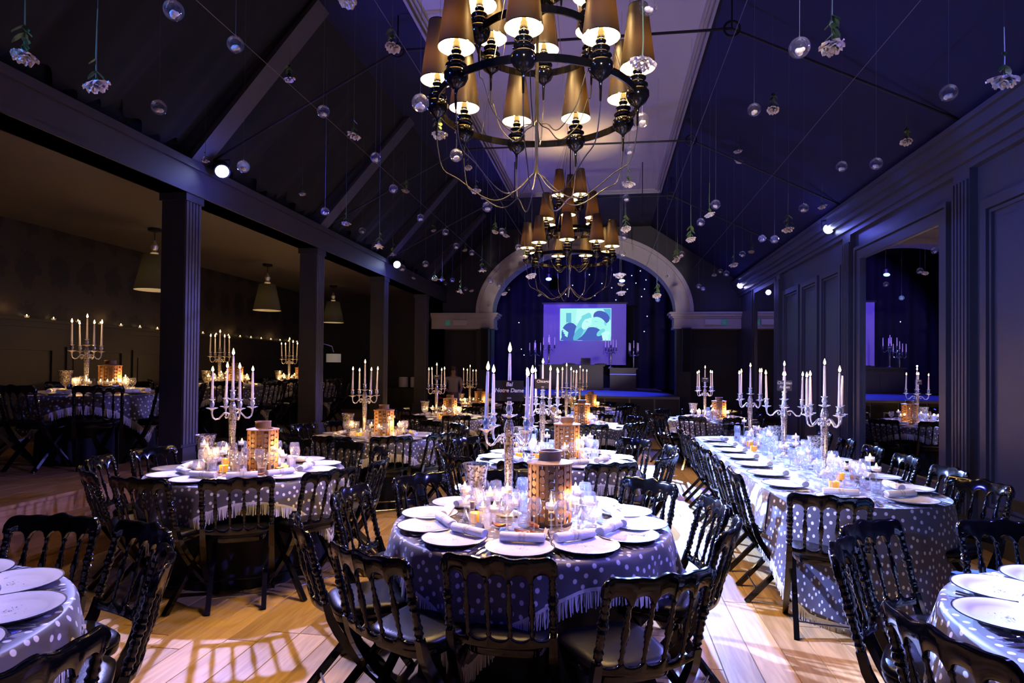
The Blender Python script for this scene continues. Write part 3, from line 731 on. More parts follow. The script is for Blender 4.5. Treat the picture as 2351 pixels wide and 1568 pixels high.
def flame_mesh(h, r, m):
    return MB().lathe([(1e-6, 0), (r * .75, h * .14), (r, h * .32), (r * .72, h * .58), (r * .3, h * .84), (1e-6, h)], 10).mesh('flame', m)
FL_T = flame_mesh(.032, .0080, M_tealite); FL_C = flame_mesh(.050, .0105, M_flame)
def tea_stand(h):
    return [('foot', MB().lathe([(1e-6, .001), (.032, .001), (.033, .004), (.010, .008), (.005, .014)], 16).mesh('holder_foot', M_glass), None, None),
            ('stem', MB().lathe([(.005, .014), (.0042, h * .5), (.005, h)], 8).mesh('holder_stem', M_glass), None, None),
            ('cup', MB().lathe([(1e-6, h), (.026, h), (.030, h + .004), (.030, h + .030), (.0285, h + .030), (.0285, h + .005)], 16).mesh('holder_cup', M_frost), None, None),
            ('tealight', capl([(.024, h + .003), (.024, h + .018), (.022, h + .019)], 14).mesh('tealight', M_tealwax), [('flame', FL_T, None, Matrix.Translation((0, 0, h + .024)))], None)]
STANDS = [tea_stand(h) for h in (.115, .160, .205)]
VOTIVE = [('cup', MB().lathe([(1e-6, .002), (.026, .002), (.033, .012), (.035, .055), (.033, .055), (.031, .014), (.024, .006)], 18).mesh('votive_cup', M_amber), None, None),
          ('tealight', capl([(.020, .008), (.020, .022)], 12).mesh('votive_wax', M_tealwax), [('flame', FL_T, None, Matrix.Translation((0, 0, .026)))], None)]
BOWLC = [('bowl', MB().lathe([(1e-6, .002), (.020, .002), (.040, .020), (.046, .045), (.042, .075), (.040, .075), (.043, .045), (.036, .022)], 18).mesh('candle_bowl', M_frost), None, None),
         ('tealight', capl([(.020, .010), (.020, .026)], 12).mesh('bowl_wax', M_tealwax), [('flame', FL_T, None, Matrix.Translation((0, 0, .030)))], None)]
RAILTEA = [('cup', MB().lathe([(1e-6, .002), (.028, .002), (.034, .03), (.032, .03), (.026, .006)], 12).mesh('rail_tea_cup', M_frost), None, None),
           ('tealight', capl([(.022, .006), (.022, .018)], 10).mesh('rail_tea_wax', M_tealwax), [('flame', flame_mesh(.03, .008, M_tealite), None, Matrix.Translation((0, 0, .022)))], None)]
VIAL = [('bottle', MB().lathe([(1e-6, .002), (.017, .002), (.018, .01), (.018, .085), (.012, .10), (.012, .118)], 12).mesh('vial_bottle', M_glass), None, None),
        ('cork', capl([(.011, .108), (.013, .142)], 10).mesh('vial_cork', M_cork), None, None)]
VASE = [('bowl', MB().lathe([(.014, .075), (.030, .085), (.050, .105), (.060, .14), (.064, .18), (.068, .215), (.078, .250), (.082, .262), (.079, .262), (.066, .215), (.060, .17)], 24).mesh('vase_bowl', M_merc, 70), None, None),
        ('stem', MB().lathe([(.014, .016), (.010, .03), (.018, .045), (.010, .06), (.014, .075)], 14).mesh('vase_stem', M_merc, 60), None, None),
        ('foot', capl([(.050, .0), (.052, .006), (.030, .012), (.014, .016)], 20).mesh('vase_foot', M_merc), None, None)]
TENT = MB().add([(-.03, .016, 0), (.03, .016, 0), (.03, 0, .045), (-.03, 0, .045), (-.03, -.016, 0), (.03, -.016, 0), (-.03, .014, 0), (.03, .014, 0), (-.03, -.014, 0), (.03, -.014, 0)], [(0, 1, 2, 3), (3, 2, 5, 4), (6, 3, 2, 7), (8, 9, 2, 3)]).mesh('place_card', M_paper)
PETAL = MB().grid(7, 7, lambda u, v: ((u - .5) * .05 * math.sin(PI * min(.95, v + .08)), (v - .5) * .09, .004 + .014 * ((u - .5) ** 2 * 4) + .012 * (v - .5) ** 2 * 4)).mesh('petal', M_shell)
M_lantC = mat('lantern_collar_wood', (0.26, 0.14, 0.06), 0.5)
# lantern: bamboo slats with rows of discs between, turned collar
def lantern(discs_single):
    R0, H0, NS = .118, .325, 14; P = []
    P.append(('base', capl([(R0 + .004, 0), (R0 + .004, .012), (R0 - .004, .016)], 36).mesh('lantern_base', M_lantD), None, None))
    tp = MB().lathe([(.062, H0 + .012), (R0 + .006, H0), (R0 + .006, H0 - .008), (R0 - .006, H0 - .010), (.055, H0)], 36)
    P.append(('top_plate', tp.mesh('lantern_top', M_lant), [('collar', MB().lathe([(.060, H0 + .004), (.060, H0 + .056), (.064, H0 + .060), (.056, H0 + .060), (.054, H0 + .056), (.054, H0 + .004)], 28).mesh('lantern_collar', M_lantC), None, None)], None))
    sl = MB().box(-.0085, .0085, -.005, .005, .014, H0 - .008).mesh('slat', M_lant)
    dm = MB(); seg = 12; r = .0165
    for sgn in (-1, 1): dm.add([(r * math.cos(2 * PI * k / seg), sgn * .003, r * math.sin(2 * PI * k / seg)) for k in range(seg)], [tuple(range(seg)) if sgn < 0 else tuple(range(seg))[::-1]])
    dm.add([(r * math.cos(2 * PI * k / seg), s * .003, r * math.sin(2 * PI * k / seg)) for s in (-1, 1) for k in range(seg)], [((k + 1) % seg, k, seg + k, seg + (k + 1) % seg) for k in range(seg)])
    disc = dm.mesh('disc', M_lant); allb = MB()
    for k in range(NS):
        a = 2 * PI * k / NS
        P.append(('slat', sl, None, Matrix.Rotation(a, 4, 'Z') @ Matrix.Translation((0, -R0 + .006, 0))))
        a2 = 2 * PI * (k + .5) / NS
        for j in range(7):
            Mx = Matrix.Rotation(a2, 4, 'Z') @ Matrix.Translation((0, -R0 + .007, .040 + .040 * j + (.02 if k % 2 else 0)))
            if discs_single: P.append(('disc', disc, None, Mx))
            else: allb.add([tuple(v.co) for v in disc.vertices], [tuple(f.vertices) for f in disc.polygons], False, Mx)
    if not discs_single: P.append(('disc_lattice', allb.mesh('disc_lattice', M_lant), None, None))
    P.append(('pillar_candle', capl([(.035, .016), (.035, .11), (.030, .113)], 16).mesh('lantern_candle', M_tealwax), None, None))
    return P
LANT1, LANT = lantern(True), lantern(False)
# candelabrum: beaded stem, four S-arms and a centre cup
def candelabrum(simple=False, m=None):
    ms, mc = (m or M_silver), (m or M_crys); P = []
    P.append(('base', capl([(.072, 0), (.074, .006), (.060, .014), (.030, .024), (.020, .04), (.018, .05)], 24).mesh('candelabrum_base', ms), None, None))
    P.append(('stem', MB().lathe([(.018, .05), (.026, .065), (.020, .08), (.019, .12), (.023, .20), (.026, .30), (.029, .40), (.024, .425), (.020, .435), (.028, .46), (.031, .485), (.022, .515), (.016, .535)], 18).mesh('candelabrum_stem', mc, 70), None, None))
    def cup(z): return [(.010, z - .035), (.016, z - .028), (.042, z - .018), (.045, z - .014), (.020, z - .016), (.012, z - .008), (.017, z + .004), (.021, z + .018), (.016, z + .034), (.014, z + .042), (.026, z + .052), (.026, z + .055), (.012, z + .050)]
    P.append(('centre_cup', MB().lathe(cup(.575), 16).mesh('candelabrum_cup', ms), None, None))
    am = MB().tube([(.022, 0, .435), (.045, 0, .448), (.066, 0, .444), (.085, 0, .424), (.105, 0, .402), (.130, 0, .398), (.150, 0, .415), (.158, 0, .445), (.158, 0, .47)], [.008, .008, .0075, .007, .007, .007, .007, .007, .009], 7)
    am.tube([(.030, 0, .425), (.036, 0, .408), (.052, 0, .405), (.058, 0, .418), (.050, 0, .426)], .005, 6)
    am.lathe(cup(.505), 14, c=(.158, 0, 0)); arm = am.mesh('candelabrum_arm', ms, 60)
    for a in ARMS: P.append(('arm', arm, None, Matrix.Rotation(a, 4, 'Z')))
    return P
ARMS = [math.radians(a) for a in (0, 90, 180, 270)]
CANDEL = candelabrum()
M_bluesil = mat('silver_stage', (0.5, 0.5, 0.55), 0.2, 1.0)
CANDEL_st = candelabrum(m=M_bluesil)
def taper(h):
    return [('wax', MB().lathe([(1e-6, 0), (.0115, 0), (.0110, .01), (.0080, h * .9), (.0065, h), (1e-6, h)], 12).mesh('taper_wax', M_wax), None, None),
            ('wick', MB().tube([(0, 0, h - .002), (0, 0, h + .010)], .0008, 4).mesh('wick', M_wick), None, None),
            ('flame', FL_C, None, Matrix.Translation((0, 0, h + .004)))]
TAPER, TAPER_U = taper(.245), taper(.225)[:2]
# ------------------------------------------------------------------ laying a table
TZ = 0.757
def text_mesh(lines, size, m):
    b = MB(); y = 0
    for i, t in enumerate(lines):
        c = bpy.data.curves.new('t', 'FONT'); c.body = t; c.size = size; c.align_x = 'CENTER'; c.resolution_u = 3; c.shear = 0.18; c.offset = 0.0008
        o = bpy.data.objects.new('t', c); COL.objects.link(o)
        me = o.to_mesh()
        b.add([(v.co.x, -.0022, v.co.y - i * size * 1.1) for v in me.vertices], [tuple(f.vertices) for f in me.polygons])
        o.to_mesh_clear(); bpy.data.objects.remove(o); bpy.data.curves.remove(c)
    return b.mesh('chalk_text', m)
def candle_set(cx, cy, z, tname, rz=0.0, unlit=(), watts=3.2, card=None, cardrot=0.0, seed=0, mid=1.03):
    g = 'candelabrum of ' + tname
    inst(CANDEL, 'candelabrum', 'beaded silver five-light candelabrum on ' + tname, 'candelabrum', (cx, cy, z), rz)
    pos = [((cx + .158 * math.cos(a + rz)), (cy + .158 * math.sin(a + rz)), z + .552) for a in ARMS]
    order = sorted(range(4), key=lambda i: math.atan2(pos[i][0], pos[i][1]))
    nm = ('leftmost', 'second from left', 'second from right', 'rightmost')
    r = random.Random(seed)
    for k, i in enumerate(order):
        lit = k not in unlit
        o = inst(TAPER if lit else TAPER_U, 'taper_candle', ('white taper candle, %s on %s' if lit else 'unlit white taper candle, %s on %s') % (nm[k], tname), 'candle', pos[i], 0, 'tapers on ' + tname)
        o.rotation_euler = (r.uniform(-.03, .03), r.uniform(-.03, .03), 0); o.scale = (1, 1, r.uniform(.9, 1.08))
    inst(TAPER, 'taper_candle', 'tallest middle white taper candle on ' + tname, 'candle', (cx, cy, z + .622), 0, 'tapers on ' + tname).scale = (1, 1, mid)
    point('taper_light', (cx, cy, z + .945), watts * 1.8, (1.0, 0.60, 0.25), .012)
    if card:
        t = thing('table_card', 'black chalk card reading %s on %s' % (' '.join(card[0]), tname), 'card', (cx, cy, z + .64), cardrot)
        w, h = card[1], card[2]
        MB().box(-w / 2, w / 2, -.034, -.031, 0, h).obj('board', M_card, t)
        o = mk('chalk_writing', text_mesh(card[0], card[3], M_chalk), t, (0, -.0326, h - card[3] * 1.0))
        MB().box(-.012, .012, -.036, -.012, .012, .022).obj('clip', M_silver, t)
def setting(cx, cy, z, ang, r, tname, i, near, seat='place'):
    """one place: plate, napkin, cutlery, facing outward at ang"""
    px, py = cx + r * math.cos(ang), cy + r * math.sin(ang); rz = ang + PI / 2
    tl = '%s clockwise from front on %s' % (ORD[i % 16], tname)
    inst(PLATE_near if near else PLATE, 'charger_plate', 'white charger plate, ' + tl, 'plate', (px, py, z), rz, 'plates on ' + tname)
    q = random.Random(i * 7 + int(cx * 100))
    inst(NAPKIN, 'rolled_napkin', 'rolled white linen napkin, ' + tl, 'napkin', (px - .095 * math.cos(ang), py - .095 * math.sin(ang), z + .014), rz + q.uniform(-.2, .2), 'napkins on ' + tname)
    if near:
        for (k, dx, P, n) in ((0, -.185, FORK, 'fork'), (1, -.215, FORK, 'fork'), (2, .185, KNIFE, 'knife'), (3, .212, KNIFE, 'knife')):
            c, s = math.cos(rz), math.sin(rz); a = dx / r * .92
            qx, qy = cx + (r + .015) * math.cos(ang + a), cy + (r + .015) * math.sin(ang + a)
            inst(P, n, 'steel %s beside the plates on %s' % (n, tname), n, (qx, qy, z), ang + a + PI / 2 + PI * 0 + PI, '%s on %s' % (n, tname))
def clutter(cx, cy, z, tname, vrot, seed, glasses, stands, votives, zone, keep, far=False, vials=2):
    r = random.Random(seed); used = list(keep)
    def free(rad, tries=200):
        for _ in range(tries):
            x, y = zone(r)
            if all((x - a) ** 2 + (y - b) ** 2 > (rad + c) ** 2 for a, b, c in used):
                used.append((x, y, rad)); return x, y
        return None
    for k in range(stands):
        p = free(.030)
        if p: inst(STANDS[r.choice((0, 0, 1, 1, 2))], 'tealight_stand', 'clear glass stem tealight holder among the glasses on ' + tname, 'candle holder', (cx + p[0], cy + p[1], z), 0, 'tealight stands on ' + tname)
    for k in range(votives):
        p = free(.034)
        if p: inst(VOTIVE if k % 2 == 0 else BOWLC, 'votive_candle', ('amber glass votive candle' if k % 2 == 0 else 'clear glass bowl candle') + ' glowing on ' + tname, 'candle', (cx + p[0], cy + p[1], z), 0, ('amber votives on ' if k % 2 == 0 else 'bowl candles on ') + tname)
    for k in range(glasses):
        p = free(.036)
        if not p: continue
        if k % 3 == 2: inst(DRINK if k % 12 == 2 else TUMB, 'tumbler', ('tumbler with a pink drink on ' if k % 12 == 2 else 'clear water tumbler among the glasses on ') + tname, 'glass', (cx + p[0], cy + p[1], z), 0, ('drinks on ' if k % 12 == 2 else 'tumblers on ') + tname)
        elif far: solo(WINE_far, 'wine_glass', 'clear stemmed wine glass among the glasses on ' + tname, 'glass', (cx + p[0], cy + p[1], z), 0, 'wine glasses on ' + tname, r.uniform(.85, 1.08))
        else: inst(WINE, 'wine_glass', 'clear stemmed wine glass among the glasses on ' + tname, 'glass', (cx + p[0], cy + p[1], z), 0, 'wine glasses on ' + tname, r.uniform(.85, 1.08))
    for k in range(vials):
        p = free(.02)
        if p: inst(VIAL, 'corked_vial', 'slim corked glass vial among the glasses on ' + tname, 'bottle', (cx + p[0], cy + p[1], z), 0, 'corked vials on ' + tname)
    if not far:
        for k in range(4):
            p = free(.03, 60)
            if p: solo(TENT, 'place_card', 'folded white place card standing on ' + tname, 'card', (cx + p[0], cy + p[1], z + .0005), r.uniform(0, 6), 'place cards on ' + tname)
        for k in range(6):
            p = free(.03, 60)
            if p: solo(PETAL, 'orange_petal', 'orange petal scattered on ' + tname, 'petal', (cx + p[0], cy + p[1], z), r.uniform(0, 6), 'petals on ' + tname)
def round_table(cx, cy, z0, tname, chairs, vrot=0.0, near=True, far=False, card=None, settings=None, chair_r=1.07, chair_rs=None, seed=0,
                glasses=24, stands=9, votives=5, centre=True, arm=.45, unlit=(), lights=(3.2, 3.0), csel=None, cand=(-.13, .13), lant=(.10, -.03), vase=(-.33, .27)):
    r = inst(TABLE, 'round_table', 'round banquet table under dotted cloth, ' + tname, 'table', (cx, cy, z0))
    solo(under_me, 'black_undercloth', 'floor-length black undercloth of ' + tname, 'tablecloth', (cx, cy, z0), 0, None)
    t = thing('dotted_tablecloth', 'grey polka-dot cloth with white fringe on ' + tname, 'tablecloth', (cx, cy, z0 + .749))
    mk('cloth', ov_me, t); mk('fringe', fr_me, t, kind='stuff')
    z = z0 + TZ
    for i, a in enumerate(chairs):
        if csel and i not in csel: continue
        R = chair_rs[i] if chair_rs else chair_r; a = math.radians(a)
        chair_at(cx + R * math.cos(a), cy + R * math.sin(a), a + PI, z0, 'black spindle-back chair, %s clockwise from front at %s' % (ORD[i % 16], tname), 'chairs at ' + tname, far)
    for i, a in enumerate(settings or chairs): setting(cx, cy, z, math.radians(a), .565, tname, i, near)
    if not centre: return
    c, s = math.cos(vrot), math.sin(vrot)
    def V(x, y): return (x * c - y * s, x * s + y * c)
    kc, kl, kv = V(*cand), V(*lant), V(*vase)
    candle_set(cx + kc[0], cy + kc[1], z, tname, vrot + arm, unlit, lights[0], card, vrot, seed, 1.17 if near else 1.03)
    inst(LANT1 if near and tname.startswith('the nearest') else LANT, 'bamboo_lantern', 'cylindrical pierced bamboo lantern standing on ' + tname, 'lantern', (cx + kl[0], cy + kl[1], z), .3 + seed)
    inst(VASE, 'mercury_vase', 'crackled mercury glass goblet vase on ' + tname, 'vase', (cx + kv[0], cy + kv[1], z))
    def zone(r):
        a = r.uniform(0, 2 * PI); q = .37 * math.sqrt(r.uniform(.05, 1)); return (q * math.cos(a), q * math.sin(a))
    clutter(cx, cy, z, tname, vrot, seed, glasses, stands, votives, zone, [(kc[0], kc[1], .06), (kl[0], kl[1], .10), (kv[0], kv[1], .045)], far)
    for k in range(2):
        o = V((-.24, .24)[k], -.12); point('tealight_glow', (cx + o[0], cy + o[1], z + .16), lights[1] * 2.4, (1.0, 0.52, 0.17), .012)
# ------------------------------------------------------------------ the tables
def ring(ph, n): return [ph - 360.0 * k / n for k in range(n)]
T1 = 'the nearest centre table'
round_table(-.40, 3.34, 0, T1, [-90, -116, -146, 176, 142, 106, 47, 8, -20, -62], 0.10, card=(('Bal', 'Notre Dame'), .160, .115, .031), seed=1, arm=.70,
            chair_rs=[1.02, 1.16, 1.18, 1.06, 1.02, .98, .98, .98, 1.02, 1.26], settings=[-88, -123, -152, 180, 148, 118, 88, 56, 27, -2, -27, -57], glasses=26, stands=9, votives=6, lights=(3.0, 3.4))
T2 = 'the left table by the steps'
round_table(-2.82, 4.58, 0, T2, ring(-62, 11), .55, seed=2, arm=.36, lights=(3.0, 3.0), settings=[-64, -99, -132, -164, 162, 130, 98, 66, 34, 2, -31])
T3 = 'the second table on the left'
round_table(-2.74, 7.10, 0, T3, ring(-60, 11), .37, seed=3, near=False, lights=(2.6, 3.4), glasses=20, stands=8)
T4 = 'the centre table marked Chicago'
round_table(-.46, 5.74, 0, T4, ring(-62, 10), .08, seed=4, near=False, card=(('Chicago',), .150, .095, .036), lights=(2.6, 2.4), glasses=24)
T5 = 'the third centre table'
round_table(-.46, 9.20, 0, T5, ring(-75, 10), .05, seed=5, near=False, far=True, lights=(2.4, 2.4), glasses=18, stands=7, votives=4)
T6 = 'the third table on the left'
round_table(-2.72, 10.2, 0, T6, ring(-65, 10), .27, seed=6, arm=.52, near=False, far=True, card=(('Paris',), .115, .08, .030), lights=(2.4, 3.0), glasses=18, stands=7, votives=4)
T7 = 'the far left table'
round_table(-2.95, 13.8, 0, T7, ring(-70, 10), .20, seed=7, near=False, far=True, lights=(2.2, 2.4), glasses=14, stands=6, votives=3)
T8 = 'the fourth centre table'
round_table(-.43, 13.2, 0, T8, ring(-80, 10), .03, seed=8, near=False, far=True, lights=(2.2, 2.4), glasses=14, stands=6, votives=3)
T9 = 'the far right round table'
round_table(1.80, 11.0, 0, T9, ring(-80, 10), -.16, seed=9, arm=.66, near=False, far=True, card=(('Chicago',), .115, .08, .026), lights=(2.4, 3.4), glasses=18, stands=7, votives=4)
T10 = 'the lower left corner table'
round_table(-2.42, 1.48, 0, T10, [95, 66, 36, -10], 0, seed=10, settings=[124, 92, 62, 30, 0, -30], centre=False, chair_rs=[1.02, 1.04, .98, 1.05])
T11 = 'the lower right corner table'
round_table(1.88, 2.19, 0, T11, [152, 126, 90, 198, 60], 0, seed=11, settings=[205, 170, 138, 106, 74, 40], centre=False, chair_rs=[1.04, 1.12, 1.06, 1.0, 1.1])
for k, (x, y, vr) in enumerate(((-5.84, 6.40, .75), (-6.05, 9.2, .60), (-6.1, 11.5, .50))):
    tn = ('the nearest platform table', 'the middle platform table', 'the far platform table')[k]
    round_table(x, y, ZP, tn, ring((-48, -58, -62)[k], 9), vr, seed=20 + k, near=False, far=True, lights=(2.0, 2.6), glasses=16, stands=8, votives=4, csel=(0, 1, 2, 7, 8, 4, 5))

# ------------------------------------------------------------------ long table on the right
LX, LH, LY0, LY1 = 1.68, .58, 4.06, 8.25
def outline(n=120, off=0.0):
    P = []; h = LH + off
    def arc(cy, a0, a1, ry, m):
        for k in range(m):
            t = a0 + (a1 - a0) * k / m; P.append((LX + h * math.cos(t), cy + (ry + off) * math.sin(t)))
    arc(LY0 + .5, PI, 2 * PI, .5, 44)
    L = LY1 - LY0 - .75
    for k in range(50): P.append((LX + h, LY0 + .5 + L * k / 50))
    arc(LY1 - .25, 0, PI, .25, 24)
    for k in range(50): P.append((LX - h, LY1 - .25 - L * k / 50))
    return P
base = outline(); NB = len(base)
def norm2(i):
    a, c = base[i - 1], base[(i + 1) % NB]; d = Vector((c[0] - a[0], c[1] - a[1])).normalized(); return (d.y, -d.x)
def drape(b_drop, flare, amp, z0, levels, seed, inset=0.0):
    vs = []; uv = []; hem = []
    s = 0.0
    for i, p in enumerate(base):
        if i: s += math.hypot(p[0] - base[i - 1][0], p[1] - base[i - 1][1])
        n = norm2(i); drop = b_drop(p)
        for j in range(levels + 1):
            t = j / levels
            o = .004 + flare * t * drop + amp * t * math.sin(s * 21 + 1.5 * math.sin(s * 4)) * min(1, drop / .3)
            zz = z0 - drop * t; q = min(1, t / .4); o -= inset * q * q * (3 - 2 * q)
            if j == 0: o = -.006; zz = z0 + .002
            vs.append((p[0] + n[0] * o - LX, p[1] + n[1] * o, zz)); uv.append((p[0] + n[0] * drop * t, p[1] + n[1] * drop * t))
        hem.append(vs[-1])
    m = levels + 1; fs = []
    for i in range(NB):
        k2 = (i + 1) % NB
        for j in range(levels): fs.append((i * m + j, i * m + j + 1, k2 * m + j + 1, k2 * m + j))
    return vs, uv, fs, hem, m
TL = 'the long right table'
t = thing('long_table', 'long banquet table with rounded ends along the right wall', 'table', (LX, 0, 0))
b = MB(); ins = outline(off=-.02); b.add([(x - LX, y, .745) for x, y in ins] + [(x - LX, y, .715) for x, y in ins], [tuple(range(NB)), tuple(range(2 * NB - 1, NB - 1, -1))] + [((i + 1) % NB, i, NB + i, NB + (i + 1) % NB) for i in range(NB)])
b.obj('tabletop', M_tab, t)
for y in (4.7, 6.1, 7.6):
    for s in (-.3, .3): MB().tube([(s, y, .715), (s, y, 0)], .018, 8).obj('leg', M_iron, t)
vs, uv, fs, hem, m = drape(lambda p: .735, .0, .02, .748, 9, 1, .24)
u = MB().add(vs, fs, True); u.add([(x - LX, y, .748) for x, y in outline(off=-.006)], [tuple(range(NB))])
tag(mk('black_undercloth', u.mesh('long_undercloth', M_under, 80), None, (LX, 0, 0)), 'floor-length black undercloth of ' + TL, 'tablecloth')
def odrop(p):
    if p[1] < LY0 + .5: k = (LY0 + .5 - p[1]) / .5; return .27 + .43 * min(1, k * 1.3) ** 1.2
    return .27
vs, uv, fs, hem, m = drape(odrop, .10, .016, .7515, 7, 2)
t = thing('dotted_tablecloth', 'grey polka-dot cloth with pale fringed edge on ' + TL, 'tablecloth', (LX, 0, 0))
u = MB().add(vs, fs, True); nb = len(vs); u.add([(x - LX, y, .7535) for x, y in outline(off=-.006)], [tuple(range(NB))]); uv2 = uv + list(outline(off=-.006))
me = u.mesh('long_overlay', M_dot, 80); cloth_uv(me, uv2); mk('cloth', me, t)
mk('fringe', fringe_mesh(hem, .085, .0085, 3), t, kind='stuff')
zt = .757
# paler copy of the cloth on the aisle side, spotlight put into its colour
vs, uv, fs, hem2, m = drape(lambda p: .255 if LY0 + .38 < p[1] < LY1 - .05 and p[0] < LX else .001, .10, .016, .7535, 7, 3)
keep = [f for f in fs if all(LY0 + .36 < base[i // m][1] < LY1 - .03 and base[i // m][0] < LX for i in f)]
lv = [(v[0] + (-.012 if v[0] < 0 else .012), v[1], v[2]) for v in vs]
me = MB().add(lv, keep, True).mesh('lit_overlay', M_litcloth, 80); cloth_uv(me, uv); mk('lit_drop', me, t)
side = [5.0 + .62 * k for k in range(6)]
n_c = 0
for k, y in enumerate([4.62, 5.28, 5.94, 6.60, 7.26, 7.92]):
    chair_at(.92, y, math.radians(random.uniform(-4, 4)), 0, 'black spindle-back chair, %s from near end, aisle side of %s' % (ORD[k], TL), 'aisle chairs of ' + TL)
for k, (x, y, a) in enumerate(((2.42, 4.50, 205), (2.52, 5.05, 184), (2.52, 5.72, 180), (2.52, 6.38, 180), (2.52, 7.04, 180), (2.52, 7.7, 180))):
    chair_at(x, y, math.radians(a), 0, 'black spindle-back chair, %s from near end, wall side of %s' % (ORD[k], TL), 'wall chairs of ' + TL)
chair_at(1.27, 3.80, math.radians(78), 0, 'black spindle-back chair at the near rounded end of ' + TL, 'end chairs of ' + TL)
chair_at(1.75, 8.62, math.radians(-90), 0, 'black spindle-back chair at the far end of ' + TL, 'end chairs of ' + TL)
def lset(px, py, ang, i, lab):
    inst(PLATE_near, 'charger_plate', 'white charger plate, %s on %s' % (lab, TL), 'plate', (px, py, zt), ang + PI / 2, 'plates on ' + TL)
    inst(NAPKIN, 'rolled_napkin', 'rolled white linen napkin, %s on %s' % (lab, TL), 'napkin', (px - .10 * math.cos(ang), py - .10 * math.sin(ang), zt + .014), ang + PI / 2 + .1, 'napkins on ' + TL)
    for dx, P, n in ((-.19, FORK, 'fork'), (.19, KNIFE, 'knife')):
        c, s = -math.sin(ang), math.cos(ang)
        inst(P, n, 'steel %s beside the plates on %s' % (n, TL), n, (px + c * dx, py + s * dx, zt), ang + PI + PI / 2, '%s on %s' % (n, TL))
for k in range(7):
    lset(LX - .41, 4.70 + .48 * k, PI, k, '%s from near end, aisle side,' % ORD[k])
    lset(LX + .41, 4.70 + .48 * k, 0, k, '%s from near end, wall side,' % ORD[k])
lset(1.50, 4.26, -PI / 2 - .25, 20, 'left one at the near end'); lset(1.92, 4.28, -PI / 2 + .25, 21, 'right one at the near end')
for k, (y, cd) in enumerate(((5.20, None), (6.32, (('Christian', 'Risten'), .13, .10, .036)), (7.75, None))):
    candle_set(LX + .02, y, zt, ('the near end of ', 'the middle of ', 'the far end of ')[k] + TL, -.24 + (.62, .0, .75)[k], (3,) if k == 0 else (), 3.0, cd, -.2, 30 + k)
    point('tealight_glow', (LX, y - .25, zt + .2), 2.0, (1.0, 0.58, 0.22), .012)
point('tealight_glow', (LX, 4.6, zt + .2), 1.8, (1.0, 0.58, 0.22), .012)
for k, y in enumerate((5.75, 6.75)): inst(VASE, 'mercury_vase', 'crackled mercury glass goblet vase, %s on %s' % (('nearer', 'farther')[k], TL), 'vase', (LX + .14 - .08 * k, y, zt))
clutter(LX, 6.2, zt, TL, 0, 40, 62, 22, 9, lambda r: (r.uniform(-.19, .19), r.uniform(-1.75, 1.75)), [(.02, -1.0, .06), (.02, .12, .06), (.02, 1.55, .06), (.14, -.45, .05), (.06, .55, .05)], False, 6)

# ------------------------------------------------------------------ chandeliers
BAL = MB().lathe([(1e-6, -.215), (.006, -.214), (.008, -.19), (.009, -.13), (.012, -.095), (.028, -.078), (.058, -.055), (.077, -.018), (.077, .012), (.060, .034), (.050, .042), (.068, .054), (.068, .062), (.048, .072), (.046, .092), (.056, .102), (.056, .110), (.036, .122), (.026, .135), (.034, .148), (.034, .156), (.022, .166), (.028, .178), (.020, .19), (.024, .205), (.016, .22), (.014, .25)], 20).mesh('lamp_baluster', M_black, 60)
SHD = MB().lathe([(.116, .175), (.064, .590)], 32).mesh('lamp_shade', M_shade)
SHR = MB().lathe([(.1165, .173), (.118, .176), (.1165, .180)], 32).lathe([(.064, .588), (.0655, .591), (.064, .594)], 24).mesh('shade_trim', M_black)
BUL = MB().ball((0, 0, .30), .026, 12, 8, (1, 1, 1.4)).mesh('bulb', M_bulb)
def spl(P, n=4):
    out = []
    for i in range(len(P) - 1):
        p0, p1, p2, p3 = P[max(i - 1, 0)], P[i], P[i + 1], P[min(i + 2, len(P) - 1)]
        for k in range(n):
            t = k / n; out.append(tuple(.5 * (2 * b + (c - a) * t + (2 * a - 5 * b + 4 * c - d) * t * t + (3 * b - a - 3 * c + d) * t ** 3) for a, b, c, d in zip(p0, p1, p2, p3)))
    return out + [P[-1]]
